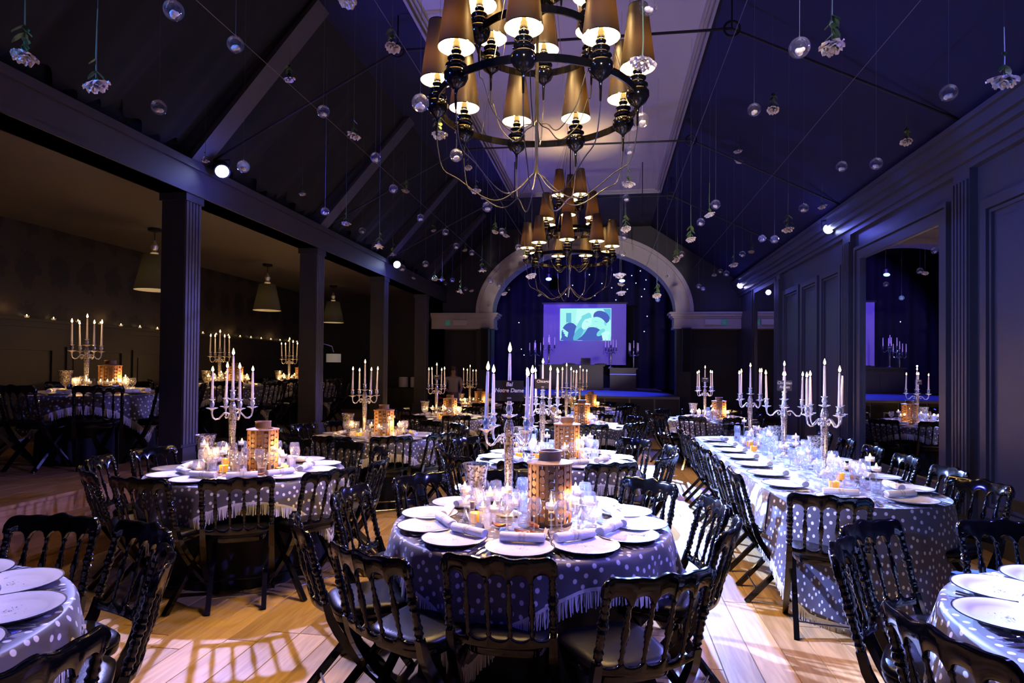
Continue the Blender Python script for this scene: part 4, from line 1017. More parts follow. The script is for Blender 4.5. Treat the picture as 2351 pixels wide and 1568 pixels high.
def chandelier(x, y, zr, label, watts):
    t = thing('chandelier', label, 'chandelier', (x, y, zr))
    tiers = ((9, .70, 0.0, -90), (6, .43, .45, -90), (3, .20, .86, -30))
    for n, R, dz, ph in tiers:
        P = [(R * math.cos(2 * PI * k / 48), R * math.sin(2 * PI * k / 48), dz) for k in range(49)]
        rg = MB(); vs = []
        for k in range(48):
            a = 2 * PI * k / 48; c, s = math.cos(a), math.sin(a)
            for rr_, zz in ((R - .005, dz - .028), (R + .005, dz - .028), (R + .005, dz + .022), (R - .005, dz + .022)): vs.append((rr_ * c, rr_ * s, zz))
        rg.add(vs, [(k * 4 + j, k * 4 + (j + 1) % 4, ((k + 1) % 48) * 4 + (j + 1) % 4, ((k + 1) % 48) * 4 + j) for k in range(48) for j in range(4)])
        rg.obj('ring', M_black, t)
        for k in range(n):
            a = math.radians(ph) + 2 * PI * k / n; px, py = R * math.cos(a), R * math.sin(a)
            o = mk('lamp', BAL, t, (px, py, dz))
            mk('shade', SHD, o); mk('shade_trim', SHR, o); mk('bulb', BUL, o)
            point('chandelier_bulb', (x + px, y + py, zr + dz + .30), watts, (1.0, 0.63, 0.25), .052)
            if dz < .6:     # supply cable looping to the hub
                zl, zh = ((-.66, -.44) if dz == 0 else (-.20, -.06)); z0 = dz - .21; c, s = math.cos(a), math.sin(a)
                pts = [(R, z0), (R * .985, z0 - .10), (R * .93, z0 - .24 * (1 if dz == 0 else .5)), (R * .78, (z0 + zl) / 2 - .08), (R * .55, zl + .03), (R * .38, zl), (R * .22, zl + .06), (R * .08, zh - .06), (.012, zh), (.008, zh + .25)]
                MB().tube([(q * c, q * s, z) for q, z in spl(pts)], .0042, 6).obj('cable', M_iron, t)
        for k in range(6):
            a = 2 * PI * (k + .25) / 6; H = 5.40 - zr
            MB().tube([(R * math.cos(a), R * math.sin(a), dz + .02), (.06 * math.cos(a), .06 * math.sin(a), H)], .0022, 4).obj('suspension_wire', M_wire, t)
    MB().tube([(0, 0, -.50), (0, 0, 5.40 - zr)], .011, 8).obj('centre_rod', M_iron, t)
    MB().lathe([(1e-6, 5.34 - zr), (.07, 5.35 - zr), (.075, 5.41 - zr), (1e-6, 5.415 - zr)], 16).obj('ceiling_rose', M_iron, t)
chandelier(-.50, 4.30, 3.42, 'large near black chandelier of tiered gold-lit shades', 105.0)
chandelier(-.62, 10.2, 3.41, 'second farther black chandelier of tiered gold-lit shades', 75.0)

# ------------------------------------------------------------------ tie rods, wires, hanging blooms and globes
for k, y in enumerate(TR[2:5]):
    t = thing('tie_rod', 'dark iron roof tie rod with ring joints, %s from the camera' % ('nearest', 'second', 'third')[k], 'tie rod', (0, y + .25, 5.0), 0, 'roof tie rods')
    xa, xb, za, zb = -2.25, 1.20, .0, -.02
    MB().tube([(xa, 0, za), (xb, 0, zb)], .014, 6).obj('bar', M_iron, t)
    MB().tube([(xa, 0, za), (-4.40, 0, -1.1)], .012, 6).obj('bar', M_iron, t); MB().tube([(xb, 0, zb), (XR - .1, 0, -1.06)], .012, 6).obj('bar', M_iron, t)
    for xr_, zr_ in ((xa, za), (xb, zb)):
        MB().tube([(xr_ + .075 * math.cos(a), 0, zr_ + .075 * math.sin(a)) for a in [2 * PI * q / 20 for q in range(21)]], .013, 6).obj('ring', M_iron, t)
        MB().tube([(xr_, 0, zr_), (xr_, 0, .38)], .010, 6).obj('hanger', M_iron, t)
for k, (x, z) in enumerate(((-2.95, 4.22), (-1.72, 4.30), (.98, 4.25), (2.18, 4.22))):
    tag(MB().tube([(x, YB, z), (x, YF, z)], .003, 4).obj('hanging_wire', M_wire), 'thin steel wire running the length of the hall, %s from left' % ORD[k], 'wire', 'wires under the ceiling')
def ceil_z(x): return 5.40 if -3.0 < x < 1.11 else (5.40 - (x - 1.11) * .672 if x >= 1.11 else 5.62 + (x + 3.0) * 1.1)
def bloom_mesh(kind, seed):
    r = random.Random(seed); b = MB()
    if kind == 3:        # lily: six long petals
        for k in range(6):
            a = k * PI / 3
            def f(u, v, a=a):
                w = .16 * math.sin(PI * min(.97, v * .9 + .06)); q = .08 + .42 * v ** 1.4; x = q; y = (u - .5) * 2 * w; z = -.55 * v + .18 * v ** 3
                return (x * math.cos(a) - y * math.sin(a), x * math.sin(a) + y * math.cos(a), z)
            b.grid(4, 6, f)
        return b.mesh('bloom', M_petal, 80)
    layers = ((5, .10, .16, .10), (6, .22, .20, .02), (7, .36, .24, -.02), (8, .50, .22, .06))
    for n, q0, w, zz in layers:
        for k in range(n):
            a = 2 * PI * k / n + r.uniform(-.2, .2) + q0 * 5; ln = r.uniform(.85, 1.12)
            def f(u, v, a=a, q0=q0, w=w, ln=ln, zz=zz):
                x = q0 * (.35 + .65 * v) * ln + .03 * math.sin(u * 9); y = (u - .5) * 2 * w * math.sin(PI * (.12 + .76 * v)) * 1.1
                z = .12 - .52 * v * (1 - q0 * .75) + zz + .12 * (2 * u - 1) ** 2 * v + .09 * v * v * q0 * 2
                return (x * math.cos(a) - y * math.sin(a), x * math.sin(a) + y * math.cos(a), z)
            b.grid(4, 4, f)
    b.ball((0, 0, -.02), .16, 8, 6, (1, 1, 1.1))
    return b.mesh('bloom', M_petal if kind != 2 else M_petal2, 80)
BLOOM = [[bloom_mesh(k, 10 * k + j) for j in range(2)] for k in range(4)]
def sprig_mesh(bushy, seed):
    r = random.Random(seed); b = MB()
    for k in range(11 if bushy else 4):
        z = r.uniform(.25, 1.35 if bushy else 1.6); a = r.uniform(0, 2 * PI); ln = r.uniform(.35, .6); w = ln * .28
        def f(u, v, z=z, a=a, ln=ln, w=w):
            x = ln * v * .75; y = (u - .5) * 2 * w * math.sin(PI * min(.98, v * .92 + .05)); zz = z - ln * v * .75 + .06 * (2 * u - 1) ** 2
            return (x * math.cos(a) - y * math.sin(a), x * math.sin(a) + y * math.cos(a), zz)
        b.grid(3, 4, f)
    return b.mesh('leaves', M_leaf, 80)
SPR = [sprig_mesh(False, 3), sprig_mesh(True, 4)]
STEM = MB().tube([(0, 0, .1), (.03, .01, .8), (0, 0, 1.9)], [.035, .03, .022], 5).mesh('stem', M_stem)
STR = MB().tube([(0, 0, 0), (0, 0, 1)], .0011, 4).mesh('string', M_string)
BLOOMS=[ (-2.91,2.68,3.12,0.125,2),(-2.55,2.74,2.98,0.125,1),(-3.36,6.1,4.64,0.125,2),(-4.15,5.85,3.72,0.082,1),(-4.01,7.66,3.88,0.104,1),(-3.23,7.29,3.38,0.125,1),(-1.69,3.79,3.97,0.125,0),(-1.71,4.69,4.13,0.125,2),(-2.26,5.24,3.66,0.125,1),(-1.3,4.63,3.39,0.125,2),(0.16,3.05,3.07,0.125,0),(-3.02,8.95,4.26,0.125,2),(-1.63,7.53,3.8,0.125,1),(-2.54,12.42,5.1,0.107,0),(-2.09,9.09,4.62,0.125,1),(-2.7,7.05,3.07,0.125,3),(-3.05,8.49,3.24,0.125,3),(-3.54,12.27,4.42,0.107,2),(-1.88,10.24,3.9,0.125,2),(-1.7,10.27,3.84,0.125,1),(-3.11,13.3,4.21,0.125,2),(-1.31,9.75,3.38,0.125,1),(0.19,5.99,3.36,0.125,1),(0.2,7.19,3.2,0.125,2),(0.94,7.31,3.09,0.125,2),(0.34,8.98,5.06,0.125,1),(1.09,3.24,3.18,0.125,2),(1.81,3.16,2.93,0.125,1),(1.55,6.19,4.08,0.125,2),(2.95,6.68,3.89,0.118,2),(1.82,9.13,4.71,0.118,1),(1.89,9.42,4.66,0.121,0),(2.92,9.04,3.86,0.114,1),(1.83,6.68,3.04,0.125,2),(1.2,7.64,3.45,0.125,1),(1.1,10.12,3.39,0.125,1),(2.72,12.36,3.88,0.125,2),(-4.29,13.33,3.61,0.098,1),(-3.06,10.73,3.19,0.125,1),(-3.35,12.29,3.41,0.125,1),(-2.08,8.65,2.72,0.125,3),(-3.21,14.45,3.46,0.125,0),(-1.78,8.69,3.03,0.125,3),(-1.95,11.65,3.03,0.125,1),(-0.9,7.33,2.7,0.125,0),(0.13,6.66,2.59,0.125,0),(0.24,11.24,3.13,0.125,0),(0.18,8.18,2.59,0.125,0),(0.64,8.25,2.56,0.125,2),(1.02,9.59,3.25,0.125,2),(1.12,12.12,3.39,0.125,0),(-1.59,14.6,3.36,0.114,1),(1.79,9.23,3.11,0.125,1),(2.41,14.6,3.78,0.109,1) ]
GLOBES=[ (-2.15,2.77,3.35,0.1),(-2.23,3.41,3.52,0.1),(-3,3.74,3.32,0.1),(-2.23,4.58,3.6,0.1),(-2.96,4.66,3.22,0.1),(-3.21,6.67,3.37,0.1),(-1.07,3.41,3.1,0.1),(-2.2,5.62,3.59,0.1),(-2.32,6.46,3.54,0.1),(-1.15,4.59,3.21,0.1),(-2.36,7.59,3.5,0.1),(-1.14,5.79,3.13,0.1),(-2.3,8.6,3.54,0.1),(-3.48,8.42,3.55,0.1),(-2.29,9.2,3.46,0.1),(-2.2,9.9,3.49,0.1),(-1.5,8.72,3.56,0.1),(0.23,4.37,3.32,0.1),(0.2,5.99,3.68,0.1),(0.23,7.99,3.78,0.1),(0.21,3.43,3.57,0.1),(0.21,7.99,3.29,0.1),(0.22,9.59,3.37,0.1),(-1.35,9.35,3.45,0.1),(1.12,9.73,3.37,0.1),(0.92,3.18,3.16,0.1),(1.1,4.93,3.58,0.1),(2.03,4.07,3.27,0.1),(2.12,6.05,3.47,0.1),(2.17,5.44,3.29,0.1),(1.11,6.68,3.32,0.1),(1.11,7.71,3.38,0.1),(2.02,6.82,3.29,0.1),(2.06,8.74,3.38,0.1),(1.99,7.84,3.18,0.1),(2.04,9.87,3.38,0.1),(-2.58,8.56,3.08,0.1),(-2.91,8.51,3.02,0.1),(-3.2,12.55,3.44,0.1),(-3.89,14.6,3.66,0.095),(-3.22,13.85,3.42,0.1),(-2.77,13.91,3.87,0.1),(-2.21,11.61,3.27,0.1),(-2.23,12.69,3.34,0.1),(-2.33,14.6,3.51,0.094),(-1.67,12.78,3.79,0.1),(1.04,13.2,3.07,0.1),(1.93,10.54,3.19,0.1),(2.33,13.39,3.68,0.1),(1.73,12.22,3.21,0.1),(2.16,14.6,3.47,0.099) ]
def band(y): return 0 if y < 5.2 else (1 if y < 8.2 else 2)
BN = ('near', 'middle-distance', 'far')
def ranks(items):
    out = {}
    for bd in range(3):
        ids = sorted([i for i, p in enumerate(items) if band(p[1]) == bd], key=lambda i: items[i][0] / items[i][1])
        for k, i in enumerate(ids): out[i] = (bd, k, len(ids))
    return out
def nth(k): return ORD[k] if k < 16 else ('seventeenth', 'eighteenth', 'nineteenth', 'twentieth', 'twenty-first', 'twenty-second', 'twenty-third', 'twenty-fourth', 'twenty-fifth', 'twenty-sixth', 'twenty-seventh', 'twenty-eighth', 'twenty-ninth', 'thirtieth', 'thirty-first', 'thirty-second')[k - 16]
rk = ranks(BLOOMS)
for i, (x, y, z, s, kd) in enumerate(BLOOMS):
    bd, k, n = rk[i]; r = random.Random(100 + i)
    t = thing('hanging_flower', '%s white flower hanging upside down, %s from left of the %s ones' % (('open', 'pale', 'leafy', 'lily-shaped')[kd], nth(k), BN[bd]), 'flower', (x, y, z), r.uniform(0, 6), 'hanging flowers')
    o = mk('bloom', BLOOM[kd][i % 2], t); o.scale = (s,) * 3; o.rotation_euler = (r.uniform(-.35, .35), r.uniform(-.35, .35), 0)
    if kd != 0 or i in (10,):
        o = mk('stem', STEM, t); o.scale = (s * .9, s * .9, s * r.uniform(1.0, 1.7)); top = s * 1.9 * 1.3
    else: top = 0.05
    if kd in (1, 2, 3): o = mk('leaves', SPR[1 if kd == 2 else 0], t); o.scale = (s,) * 3; o.rotation_euler = (0, 0, r.uniform(0, 6))
    o = mk('string', STR, t, (0, 0, .02)); o.scale = (1, 1, max(.1, ceil_z(x) - z))
GL = [('globe', MB().ball((0, 0, 0), .5, 20, 14).mesh('globe_shell', M_globe), None, None),
      ('inner_bloom', MB().ball((.02, 0, -.18), .20, 8, 6, (1.2, .9, .7)).ball((-.10, .08, -.22), .14, 8, 6).ball((.08, -.14, -.20), .13, 8, 6).ball((.1, .12, -.12), .11, 7, 5).mesh('globe_bloom', M_petal2), None, None),
      ('loop', MB().tube([(.05 * math.cos(a), 0, .53 + .05 * math.sin(a)) for a in [2 * PI * q / 10 for q in range(11)]], .014, 5).mesh('globe_loop', M_glass), None, None)]
rk = ranks(GLOBES)
for i, (x, y, z, s) in enumerate(GLOBES):
    bd, k, n = rk[i]
    t = thing('hanging_globe', 'clear glass globe with a white bloom, %s from left of the %s globes' % (nth(k), BN[bd]), 'globe', (x, y, z), i * .7, 'hanging glass globes')
    for p in GL: o = mk(p[0], p[1], t); o.scale = (s,) * 3
    o = mk('string', STR, t, (0, 0, s * .55)); o.scale = (1, 1, max(.1, ceil_z(x) - z - s * .5))

# ------------------------------------------------------------------ spotlight fixtures
def fixture(p, aim, lens, lab):
    t = thing('spotlight', lab, 'spotlight', p)
    q = (Vector(aim) - Vector(p)).to_track_quat('-Z', 'Y').to_matrix().to_4x4()
    h = MB().lathe([(.075, -.02), (.085, -.02), (.085, .12), (.05, .17), (1e-6, .17)], 18, M=q).obj('housing', M_iron, t)
    MB().lathe([(1e-6, .015), (.07, .012)], 18, M=q @ Matrix.Rotation(PI, 4, 'X')).obj('lens', lens, t)
    MB().tube([(.09, 0, 0), (.10, 0, .12), (-.10, 0, .12), (-.09, 0, 0)], .008, 5).obj('yoke', M_iron, t)
fixture((-4.22, 6.24, 3.74), (-.7, 2.5, .1), M_led, 'bright blue spotlight on the nearest left column')
fixture((-4.22, 12.0, 3.69), (.90, 4.9, .0), M_led, 'blue spotlight on a farther left column')
fixture((3.22, 9.70, 3.70), (-.9, 5.2, .5), M_led, 'bright blue spotlight high on the right wall')
fixture((3.22, 15.8, 3.70), (-.6, 9.6, .5), M_ledv, 'violet spotlight at the far end of the right wall')

# ------------------------------------------------------------------ stage
sg = struct(MB().box(-3.12, 1.80, 15.85, 23.7, 0, .94).obj('trim_5', M_stagefl))
for k in range(8): MB().box(-3.12 + k * .615 + .02, -3.12 + (k + 1) * .615 - .02, 15.82, 15.85, .08, .88).obj('stage_front_panel', M_counter, sg)
def cur(u, v): return (-4.6 + 8.6 * u, 23.5 + .09 * math.sin(u * 95) + .03 * math.sin(u * 41), .9 + 5.0 * v)
tag(MB().grid(300, 3, cur).obj('stage_curtain', mat('stage_curtain_navy', (0.004, 0.005, 0.012), .9)), 'dark blue gathered curtain behind the stage', 'curtain')
struct(MB().box(-4.75, -4.65, YF + .6, 23.9, 0, 5.8).box(4.0, 4.1, YF + .6, 23.9, 0, 5.8).box(-4.75, 4.1, YF, 23.9, 5.75, 5.85).box(-4.75, 4.1, 23.8, 23.9, 0, 5.8).obj('wall_stage', M_drape))
t = thing('projection_screen', 'purple-lit projection screen above the stage showing a couple', 'screen', (-.83, 22.98, 1.80))
MB().box(-1.52, 1.52, 0, .02, 0, 2.24).obj('screen_sheet', M_screen, t)
MB().box(-1.56, 1.56, -.03, .05, 2.24, 2.30).obj('top_case', M_iron, t)
pic = mk('projected_picture', None, t, (.04, -.004, .89))
PWd, PHt = 1.88, 1.19
C0, C1, C2, C3, C4 = [emis('picture_%d' % i, c, 1.0) for i, c in enumerate(((.40, .95, .90), (.20, .72, .80), (.12, .48, .72), (.07, .12, .52), (.55, 1.0, .97)))]
layer = [0]
def shp(pts, m, name):
    layer[0] += 1; y = -.0012 * layer[0]
    MB().poly([((min(1, max(0, x)) - .5) * PWd, min(1, max(0, z)) * PHt) for x, z in pts], y - .001, y).obj(name, m, pic)
def ell(cx, cz, rx, rz, rot=0, n=22):
    c, s = math.cos(rot), math.sin(rot)
    return [(cx + rx * math.cos(2 * PI * k / n) * c - rz * math.sin(2 * PI * k / n) * s, cz + rx * math.cos(2 * PI * k / n) * s + rz * math.sin(2 * PI * k / n) * c) for k in range(n)]
shp([(0, 0), (1, 0), (1, 1), (0, 1)], C0, 'backdrop_patch')
shp([(.12, .56), (.22, .56), (.22, .86), (.12, .86)], C2, 'window_patch'); shp([(.30, .55), (.66, .55), (.72, .98), (.33, .98)], C4, 'light_patch')
shp([(.84, .98), (.99, .98), (.99, .62)], C2, 'backdrop_shadow')
shp(ell(.20, .20, .17, .36), C3, 'dark_shoulder'); shp([(.01, .01), (.48, .01), (.44, .20), (.06, .20)], C3, 'dark_sleeve')
shp(ell(.63, .12, .22, .30), C3, 'dark_jacket'); shp([(.41, .01), (.86, .01), (.84, .16), (.44, .16)], C3, 'jacket_front')
shp(ell(.45, .46, .115, .42, -.30), C1, 'fair_hair'); shp(ell(.36, .20, .07, .22, -.35), C2, 'hair_curl')
shp(ell(.525, .53, .085, .195, -.30), C4, 'tilted_face'); shp(ell(.51, .74, .09, .07, .35), C1, 'hair_top')
shp(ell(.81, .72, .15, .21, .35), C3, 'dark_hair'); shp(ell(.755, .55, .125, .195, .42), C0, 'leaning_face'); shp(ell(.885, .52, .022, .06, .2), C1, 'ear')
shp(ell(.665, .53, .03, .045, .2), C0, 'nose'); shp(ell(.80, .25, .06, .13, -.5), C1, 'neck')
shp([(.84, .01), (.81, .22), (.90, .30), (.98, .26), (.93, .01)], C4, 'shirt_collar')
for k in range(4): shp([(.03 + .02 * k, .34 - .06 * k), (.06 + .02 * k, .38 - .06 * k), (.17 - .005 * k, .25 - .04 * k), (.16 - .005 * k, .22 - .04 * k)], C0, 'finger')
shp([(.545, .44), (.585, .425), (.584, .415), (.544, .43)], C2, 'closed_mouth'); shp([(.735, .41), (.70, .425), (.70, .415), (.735, .40)], C2, 'closed_mouth')
shp([(.505, .60), (.555, .575), (.552, .565), (.503, .59)], C2, 'closed_eye'); shp([(.68, .60), (.73, .585), (.728, .575), (.678, .59)], C2, 'closed_eye')
point('projector_glow', (-.8, 22.4, 3.2), 6, (.15, .55, .6), .3)
stars = [(-3.3, 3.0), (-3.2, 2.1), (-1.35, 4.25), (-1.0, 3.95), (-.75, 4.6), (-.3, 4.3), (.05, 4.15), (.12, 4.6), (.35, 4.35), (.42, 3.9), (.75, 4.55), (.9, 4.3), (1.05, 4.7), (1.2, 4.1), (1.25, 4.4), (1.1, 3.85), (.6, 4.1), (-1.6, 3.95), (1.2, 2.7), (-3.1, 1.9), (-.55, 3.9), (1.3, 3.2), (.2, 3.75)]
for k, (x, z) in enumerate(stars):
    tag(MB().ball((0, 0, 0), .017, 8, 6).obj('star_light', M_star), 'tiny blue star light on the stage curtain', 'light', 'star lights').location = (x * 1.04 + .11, 23.32, 1.86 + (z - 1.64) * 1.122)
for k, (x, z) in enumerate(((-2.0, 4.78), (.49, 4.69))):
    t = thing('stage_lamp', 'blue stage lamp hung above the stage, %s one' % ('left', 'right')[k], 'spotlight', (x, 21.3, z))
    MB().lathe([(.11, -.10), (.12, .12), (.06, .18), (1e-6, .18)], 16).obj('housing', M_iron, t)
    MB().ball((0, -.10, -.06), .10, 14, 8, (1, .35, .55)).obj('lens', M_stageled, t); MB().tube([(0, 0, .18), (0, 0, 1.5)], .01, 5).obj('hanger', M_iron, t)
t = thing('stage_counter', 'long dark panelled counter standing on the stage', 'counter', (-1.16, 20.8, .94))
MB().box(-1.05, 1.05, -.3, .3, 0, .78).obj('body', M_counter, t); MB().box(-1.10, 1.10, -.35, .35, .78, .823).obj('worktop', M_counter, t)
for k in range(3): MB().box(-1.0 + .68 * k, -.36 + .68 * k, -.315, -.3, .08, .64).obj('door_panel', M_counter, t)
t = thing('stage_counter', 'shorter dark counter at the right of the stage', 'counter', (.52, 20.7, .94))
MB().box(-.42, .42, -.3, .3, 0, .70).obj('body', M_counter, t); MB().box(-.47, .47, -.34, .34, .70, .74).obj('worktop', M_counter, t); MB().box(-.36, .36, -.315, -.3, .08, .56).obj('door_panel', M_counter, t)
MB().box(-.42, .42, -.32, -.3, .52, .54).obj('light_strip', emis('blue_led_strip', (.08, .10, 1.0), 2.0), t)
for k, (x, y, z) in enumerate(((-2.47, 21.4, .94), (-1.93, 20.8, 1.763), (.13, 20.7, 1.68), (.90, 21.3, .94))):
    zz = z if z > 1 else 1.60
    nm = ('leftmost', 'second from left', 'second from right', 'rightmost')[k]
    if z < 1:
        t = thing('tall_stand', 'slim dark candelabrum stand on the stage, %s' % nm, 'stand', (x, y, .94)); MB().lathe([(.14, 0), (.13, .02), (.02, .05), (.018, .65)], 14).obj('pole', M_iron, t)
    inst(CANDEL_st, 'stage_candelabrum', 'blue-lit silver candelabrum on the stage, %s' % nm, 'candelabrum', (x, y, zz), .2 * k, None, 1.2)
    for j, a in enumerate(list(ARMS) + [None]):
        p = (x, y, zz + .746) if a is None else (x + .19 * math.cos(a + .2 * k), y + .19 * math.sin(a + .2 * k), zz + .662)
        inst(TAPER_U, 'taper_candle', 'unlit taper candle on the stage candelabrum, ' + nm, 'candle', p, 0, 'stage tapers ' + nm, 1.2)
t = thing('laptop', 'black laptop open on the stage counter', 'laptop', (-.70, 20.8, 1.763)); MB().box(-.16, .16, -.1, .12, 0, .02).obj('base', M_iron, t); MB().box(-.16, .16, .10, .115, .02, .24).obj('lid', M_iron, t)
for k in range(2):
    t = thing('turntable', 'flat black music player on the counter, %s of the laptop' % ('left', 'right')[k], 'turntable', ((-1.25, -.2)[k], 20.8, 1.763)); MB().box(-.2, .2, -.16, .16, 0, .05).obj('deck', M_iron, t); capl([(.13, .05), (.13, .062)], 24).obj('platter', M_iron, t)

# ------------------------------------------------------------------ aisle: pendants, tealights, arc lamp
PSH = MB().lathe([(.255, -.04), (.150, .46)], 32).mesh('pendant_shade', M_shadeP)
for k, (x, y) in enumerate(((-6.45, 8.0), (-6.45, 11.0), (-6.5, 14.0))):
    t = thing('pendant_lamp', 'cone-shaded pendant lamp over the platform, %s from the camera' % ('nearest', 'second', 'farthest')[k], 'lamp', (x, y, 2.71), 0, 'platform pendants')
    mk('shade', PSH, t)
    MB().lathe([(.02, .44), (.05, .47), (.06, .50), (.035, .53), (.05, .56), (.055, .60), (.03, .64), (.012, .68)], 16).obj('finial', M_silver, t)
    MB().tube([(0, 0, .66), (0, 0, .85)], .006, 6).obj('cord', M_iron, t); MB().lathe([(1e-6, .79), (.09, .81), (.09, .85)], 18).obj('canopy', M_iron, t)
    MB().ball((0, 0, .16), .045, 12, 8).obj('bulb', emis('pendant_bulb', (1, .9, .6), 2.5), t)
    point('pendant_bulb_light', (x, y, 2.85), .9, (1.0, .82, .5), .075)
for k in range(24):
    y = 6.6 + .42 * k
    inst(RAILTEA, 'rail_tealight', 'small tealight glowing on the wall ledge of the platform', 'candle', (XW + .055, y, 2.23), 0, 'tealights along the ledge')
for y in (7.2, 8.9, 10.6, 12.3, 14.0): point('ledge_glow', (XW + .14, y, 2.35), .35, (1.0, .5, .18), .04)
t = thing('arc_lamp', 'arching floor lamp with white drum shade at the platform end', 'lamp', (-6.9, 13.4, ZP))
MB().lathe([(.16, 0), (.16, .04), (.02, .05)], 20).obj('base', M_iron, t)
MB().tube([(0, 0, .04), (-.05, .1, 1.0), (-.02, .25, 1.5), (.15, .45, 1.68), (.38, .6, 1.60), (.42, .62, 1.46)], .012, 8).obj('arc', M_silver, t)
MB().lathe([(.17, 1.22), (.17, 1.42)], 24, c=(.42, .62, 0)).obj('shade', mat('white_drum_shade', (.6, .55, .48), .8, emit=(1, .9, .75), estr=.12), t)
for k, (x, w) in enumerate(((-5.50, .13), (-5.22, .08))):
    t = thing('white_canister', 'pale canister on the dark shelf at the aisle end, %s one' % ('left', 'right')[k], 'canister', (x, 16.3, 1.08))
    capl([(w, 0), (w, .24), (w - .01, .25)], 18).obj('body', M_white, t); capl([(w - .004, .25), (w - .004, .275), (.02, .28)], 18).obj('lid', M_white, t)
t = thing('end_cabinet', 'dark sideboard under the pale canisters', 'cabinet', (-5.4, 16.28, ZP)); MB().box(-.6, .5, -.2, .2, 0, .53).obj('body', M_counter, t); MB().box(-.63, .53, -.22, .21, .53, .56).obj('top', M_counter, t)
for s in (-.3, .22): MB().box(s - .22, s + .22, -.215, -.2, .05, .48).obj('door', M_counter, t)
t = thing('fire_extinguisher', 'red fire extinguisher by the left doorway', 'extinguisher', (-4.10, 15.0, 0)); capl([(.07, .35), (.08, .37), (.08, .80), (.05, .88), (.02, .90)], 16).obj('tank', M_red, t); MB().tube([(0, 0, .9), (.03, -.02, .95), (.10, -.04, .93), (.10, -.05, .7)], .012, 6).obj('hose', M_iron, t); MB().lathe([(.085, .0), (.085, .02), (.015, .03), (.015, .36)], 14).obj('stand', M_iron, t)
# ------------------------------------------------------------------ person by the doorway
t = thing('person', 'person in white blouse and grey skirt standing by the left doorway', 'person', (-3.86, 15.35, 0), .3)
def skin(name, V, E, m, sub=2):
    me = bpy.data.meshes.new(name); me.from_pydata([v[:3] for v in V], E, []); me.materials.append(m)
    o = mk(name, me, t); md = o.modifiers.new('s', 'SKIN'); sv = me.skin_vertices[0].data
    for i, v in enumerate(V): sv[i].radius = (v[3], v[4] if len(v) > 4 else v[3])
    sv[0].use_root = True
    o.modifiers.new('u', 'SUBSURF').levels = sub; o.modifiers['u'].render_levels = sub
    for p in me.polygons: p.use_smooth = True
    return o
V = [(0, 0, .95, .14, .10), (0, 0, 1.10, .12, .085), (0, -.01, 1.28, .14, .09), (0, 0, 1.40, .06), (0, 0, 1.46, .05), (0, -.015, 1.53, .075, .08), (0, -.01, 1.62, .065, .075),
     (.17, 0, 1.36, .045), (.21, -.02, 1.12, .036), (.17, -.16, .98, .028), (.14, -.22, .98, .03), (-.17, 0, 1.36, .045), (-.22, .0, 1.10, .036), (-.12, -.17, 1.02, .028), (-.06, -.2, 1.03, .03),
     (.09, 0, .88, .085), (.095, -.01, .48, .055), (.095, .01, .09, .036), (.095, -.12, .03, .03), (-.09, 0, .88, .085), (-.10, 0, .48, .055), (-.10, .02, .09, .036), (-.10, -.11, .03, .03)]
E = [(0, 1), (1, 2), (2, 3), (3, 4), (4, 5), (5, 6), (2, 7), (7, 8), (8, 9), (9, 10), (2, 11), (11, 12), (12, 13), (13, 14), (0, 15), (15, 16), (16, 17), (17, 18), (0, 19), (19, 20), (20, 21), (21, 22)]
skin('body', V, E, M_skin)
V2 = [(0, 0, .98, .15, .11), (0, 0, 1.12, .135, .10), (0, -.01, 1.28, .155, .105), (0, 0, 1.39, .10, .07), (.18, 0, 1.36, .055), (.215, -.01, 1.18, .05), (-.18, 0, 1.36, .055), (-.22, 0, 1.18, .05)]
skin('blouse', V2, [(0, 1), (1, 2), (2, 3), (2, 4), (4, 5), (2, 6), (6, 7)], M_blouse)
MB().lathe([(.135, 1.0), (.17, .9), (.185, .72), (.20, .50), (.19, .50), (.165, .9)], 22).obj('skirt', M_skirt, t)
MB().ball((0, .012, 1.60), .098, 14, 10, (1, 1.05, 1.12)).ball((0, .06, 1.42), .11, 12, 8, (1.1, .55, 1.7)).obj('hair', M_hair, t)
f = MB().ball((.028, -.082, 1.575), .010, 8, 6).ball((-.028, -.082, 1.575), .010, 8, 6).ball((0, -.094, 1.55), .011, 8, 6, (1, 1, 1.4)).ball((0, -.086, 1.522), .016, 8, 6, (1.2, .5, .4)).obj('face_features', M_skirt, t)
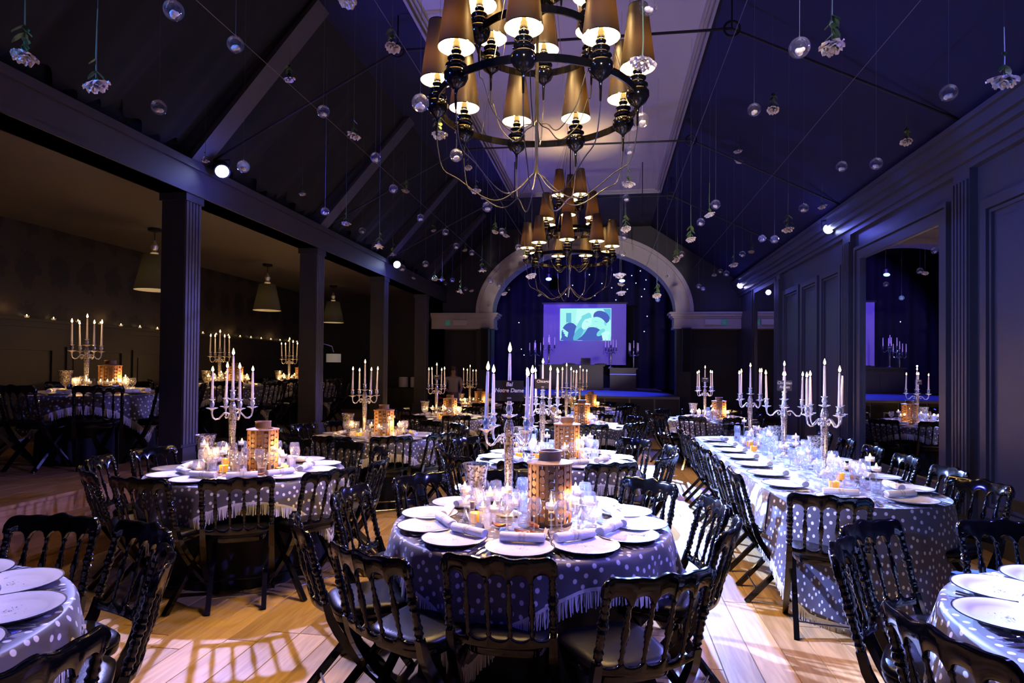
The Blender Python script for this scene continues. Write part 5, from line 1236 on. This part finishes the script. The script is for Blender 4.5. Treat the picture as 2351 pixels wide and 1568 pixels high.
# ------------------------------------------------------------------ bits left on a chair at the lower right
t = thing('folded_blanket', 'blue and teal folded blanket left on a chair by the right wall', 'blanket', (1.86, 3.30, .502), .4)
def fold(z, w, m, n, dx=0):
    MB().grid(16, 8, lambda u, v: (dx - w / 2 + w * u, -.13 + .26 * v, z + .018 + .018 * math.sin(u * PI) * math.sin(v * PI) + .004 * math.sin(u * 17))).grid(16, 8, lambda u, v: (dx - w / 2 + w * u, -.13 + .26 * v, z), flip=True).grid(16, 2, lambda u, v: (dx - w / 2 + w * u, -.13, z + .018 * v + .004 * math.sin(u * 17) * v)).grid(16, 2, lambda u, v: (dx - w / 2 + w * u, .13, z + .018 * v + .004 * math.sin(u * 17) * v), flip=True).obj(n, m, t)
fold(0, .30, M_teal, 'lower_fold'); fold(.036, .28, M_teal, 'middle_fold', .01); fold(.072, .26, M_blueF, 'upper_fold', .0)
MB().ball((-.11, -.12, .03), .035, 10, 8, (1.5, .7, .7)).ball((-.05, -.13, .045), .03, 10, 8, (1.2, .7, .8)).obj('peach_trim', M_skinlike, t)

# ------------------------------------------------------------------ hook rods under the ceiling panel
for k, (x, y) in enumerate(((.62, 11.5), (-1.70, 11.2))):
    t = thing('hook_rod', 'thin dark rod with a hook under the ceiling, %s one' % ('right', 'left')[k], 'hook', (x, y, 4.3), 0, 'ceiling hook rods')
    MB().tube([(0, 0, .1), (0, 0, 1.1)], .009, 6).obj('rod', M_iron, t); MB().tube([(0, 0, .1), (.03, 0, .06), (.03, 0, .02), (0, 0, 0), (-.025, 0, .02)], .007, 6).obj('hook', M_iron, t)
# ------------------------------------------------------------------ one label for each of the alike table things, by its place
TENS = ('', '', 'twenty', 'thirty', 'forty', 'fifty', 'sixty')
def ordn(k):
    if k < 16: return ORD[k]
    if k < 20: return nth(k)
    n = k + 1
    return {20: 'twentieth', 30: 'thirtieth', 40: 'fortieth', 50: 'fiftieth', 60: 'sixtieth'}.get(n) or TENS[n // 10] + '-' + ORD[n % 10 - 1]
alike = {}
for o in list(COL.objects):
    if o.parent is None and 'group' in o and 'label' in o: alike.setdefault((o['group'], o['label']), []).append(o)
for (g, lab), os_ in alike.items():
    if len(os_) < 2: continue
    os_.sort(key=lambda o: math.atan2(o.location.x, o.location.y))
    base = lab
    for w in (' among the glasses', ' beside the plates', ' glowing', ' scattered', ' standing'): base = base.replace(w, '')
    a, s_, c = base.partition(' on ')
    for k, o in enumerate(os_): o['label'] = '%s, %s from left, on %s' % (a, ordn(k), c)
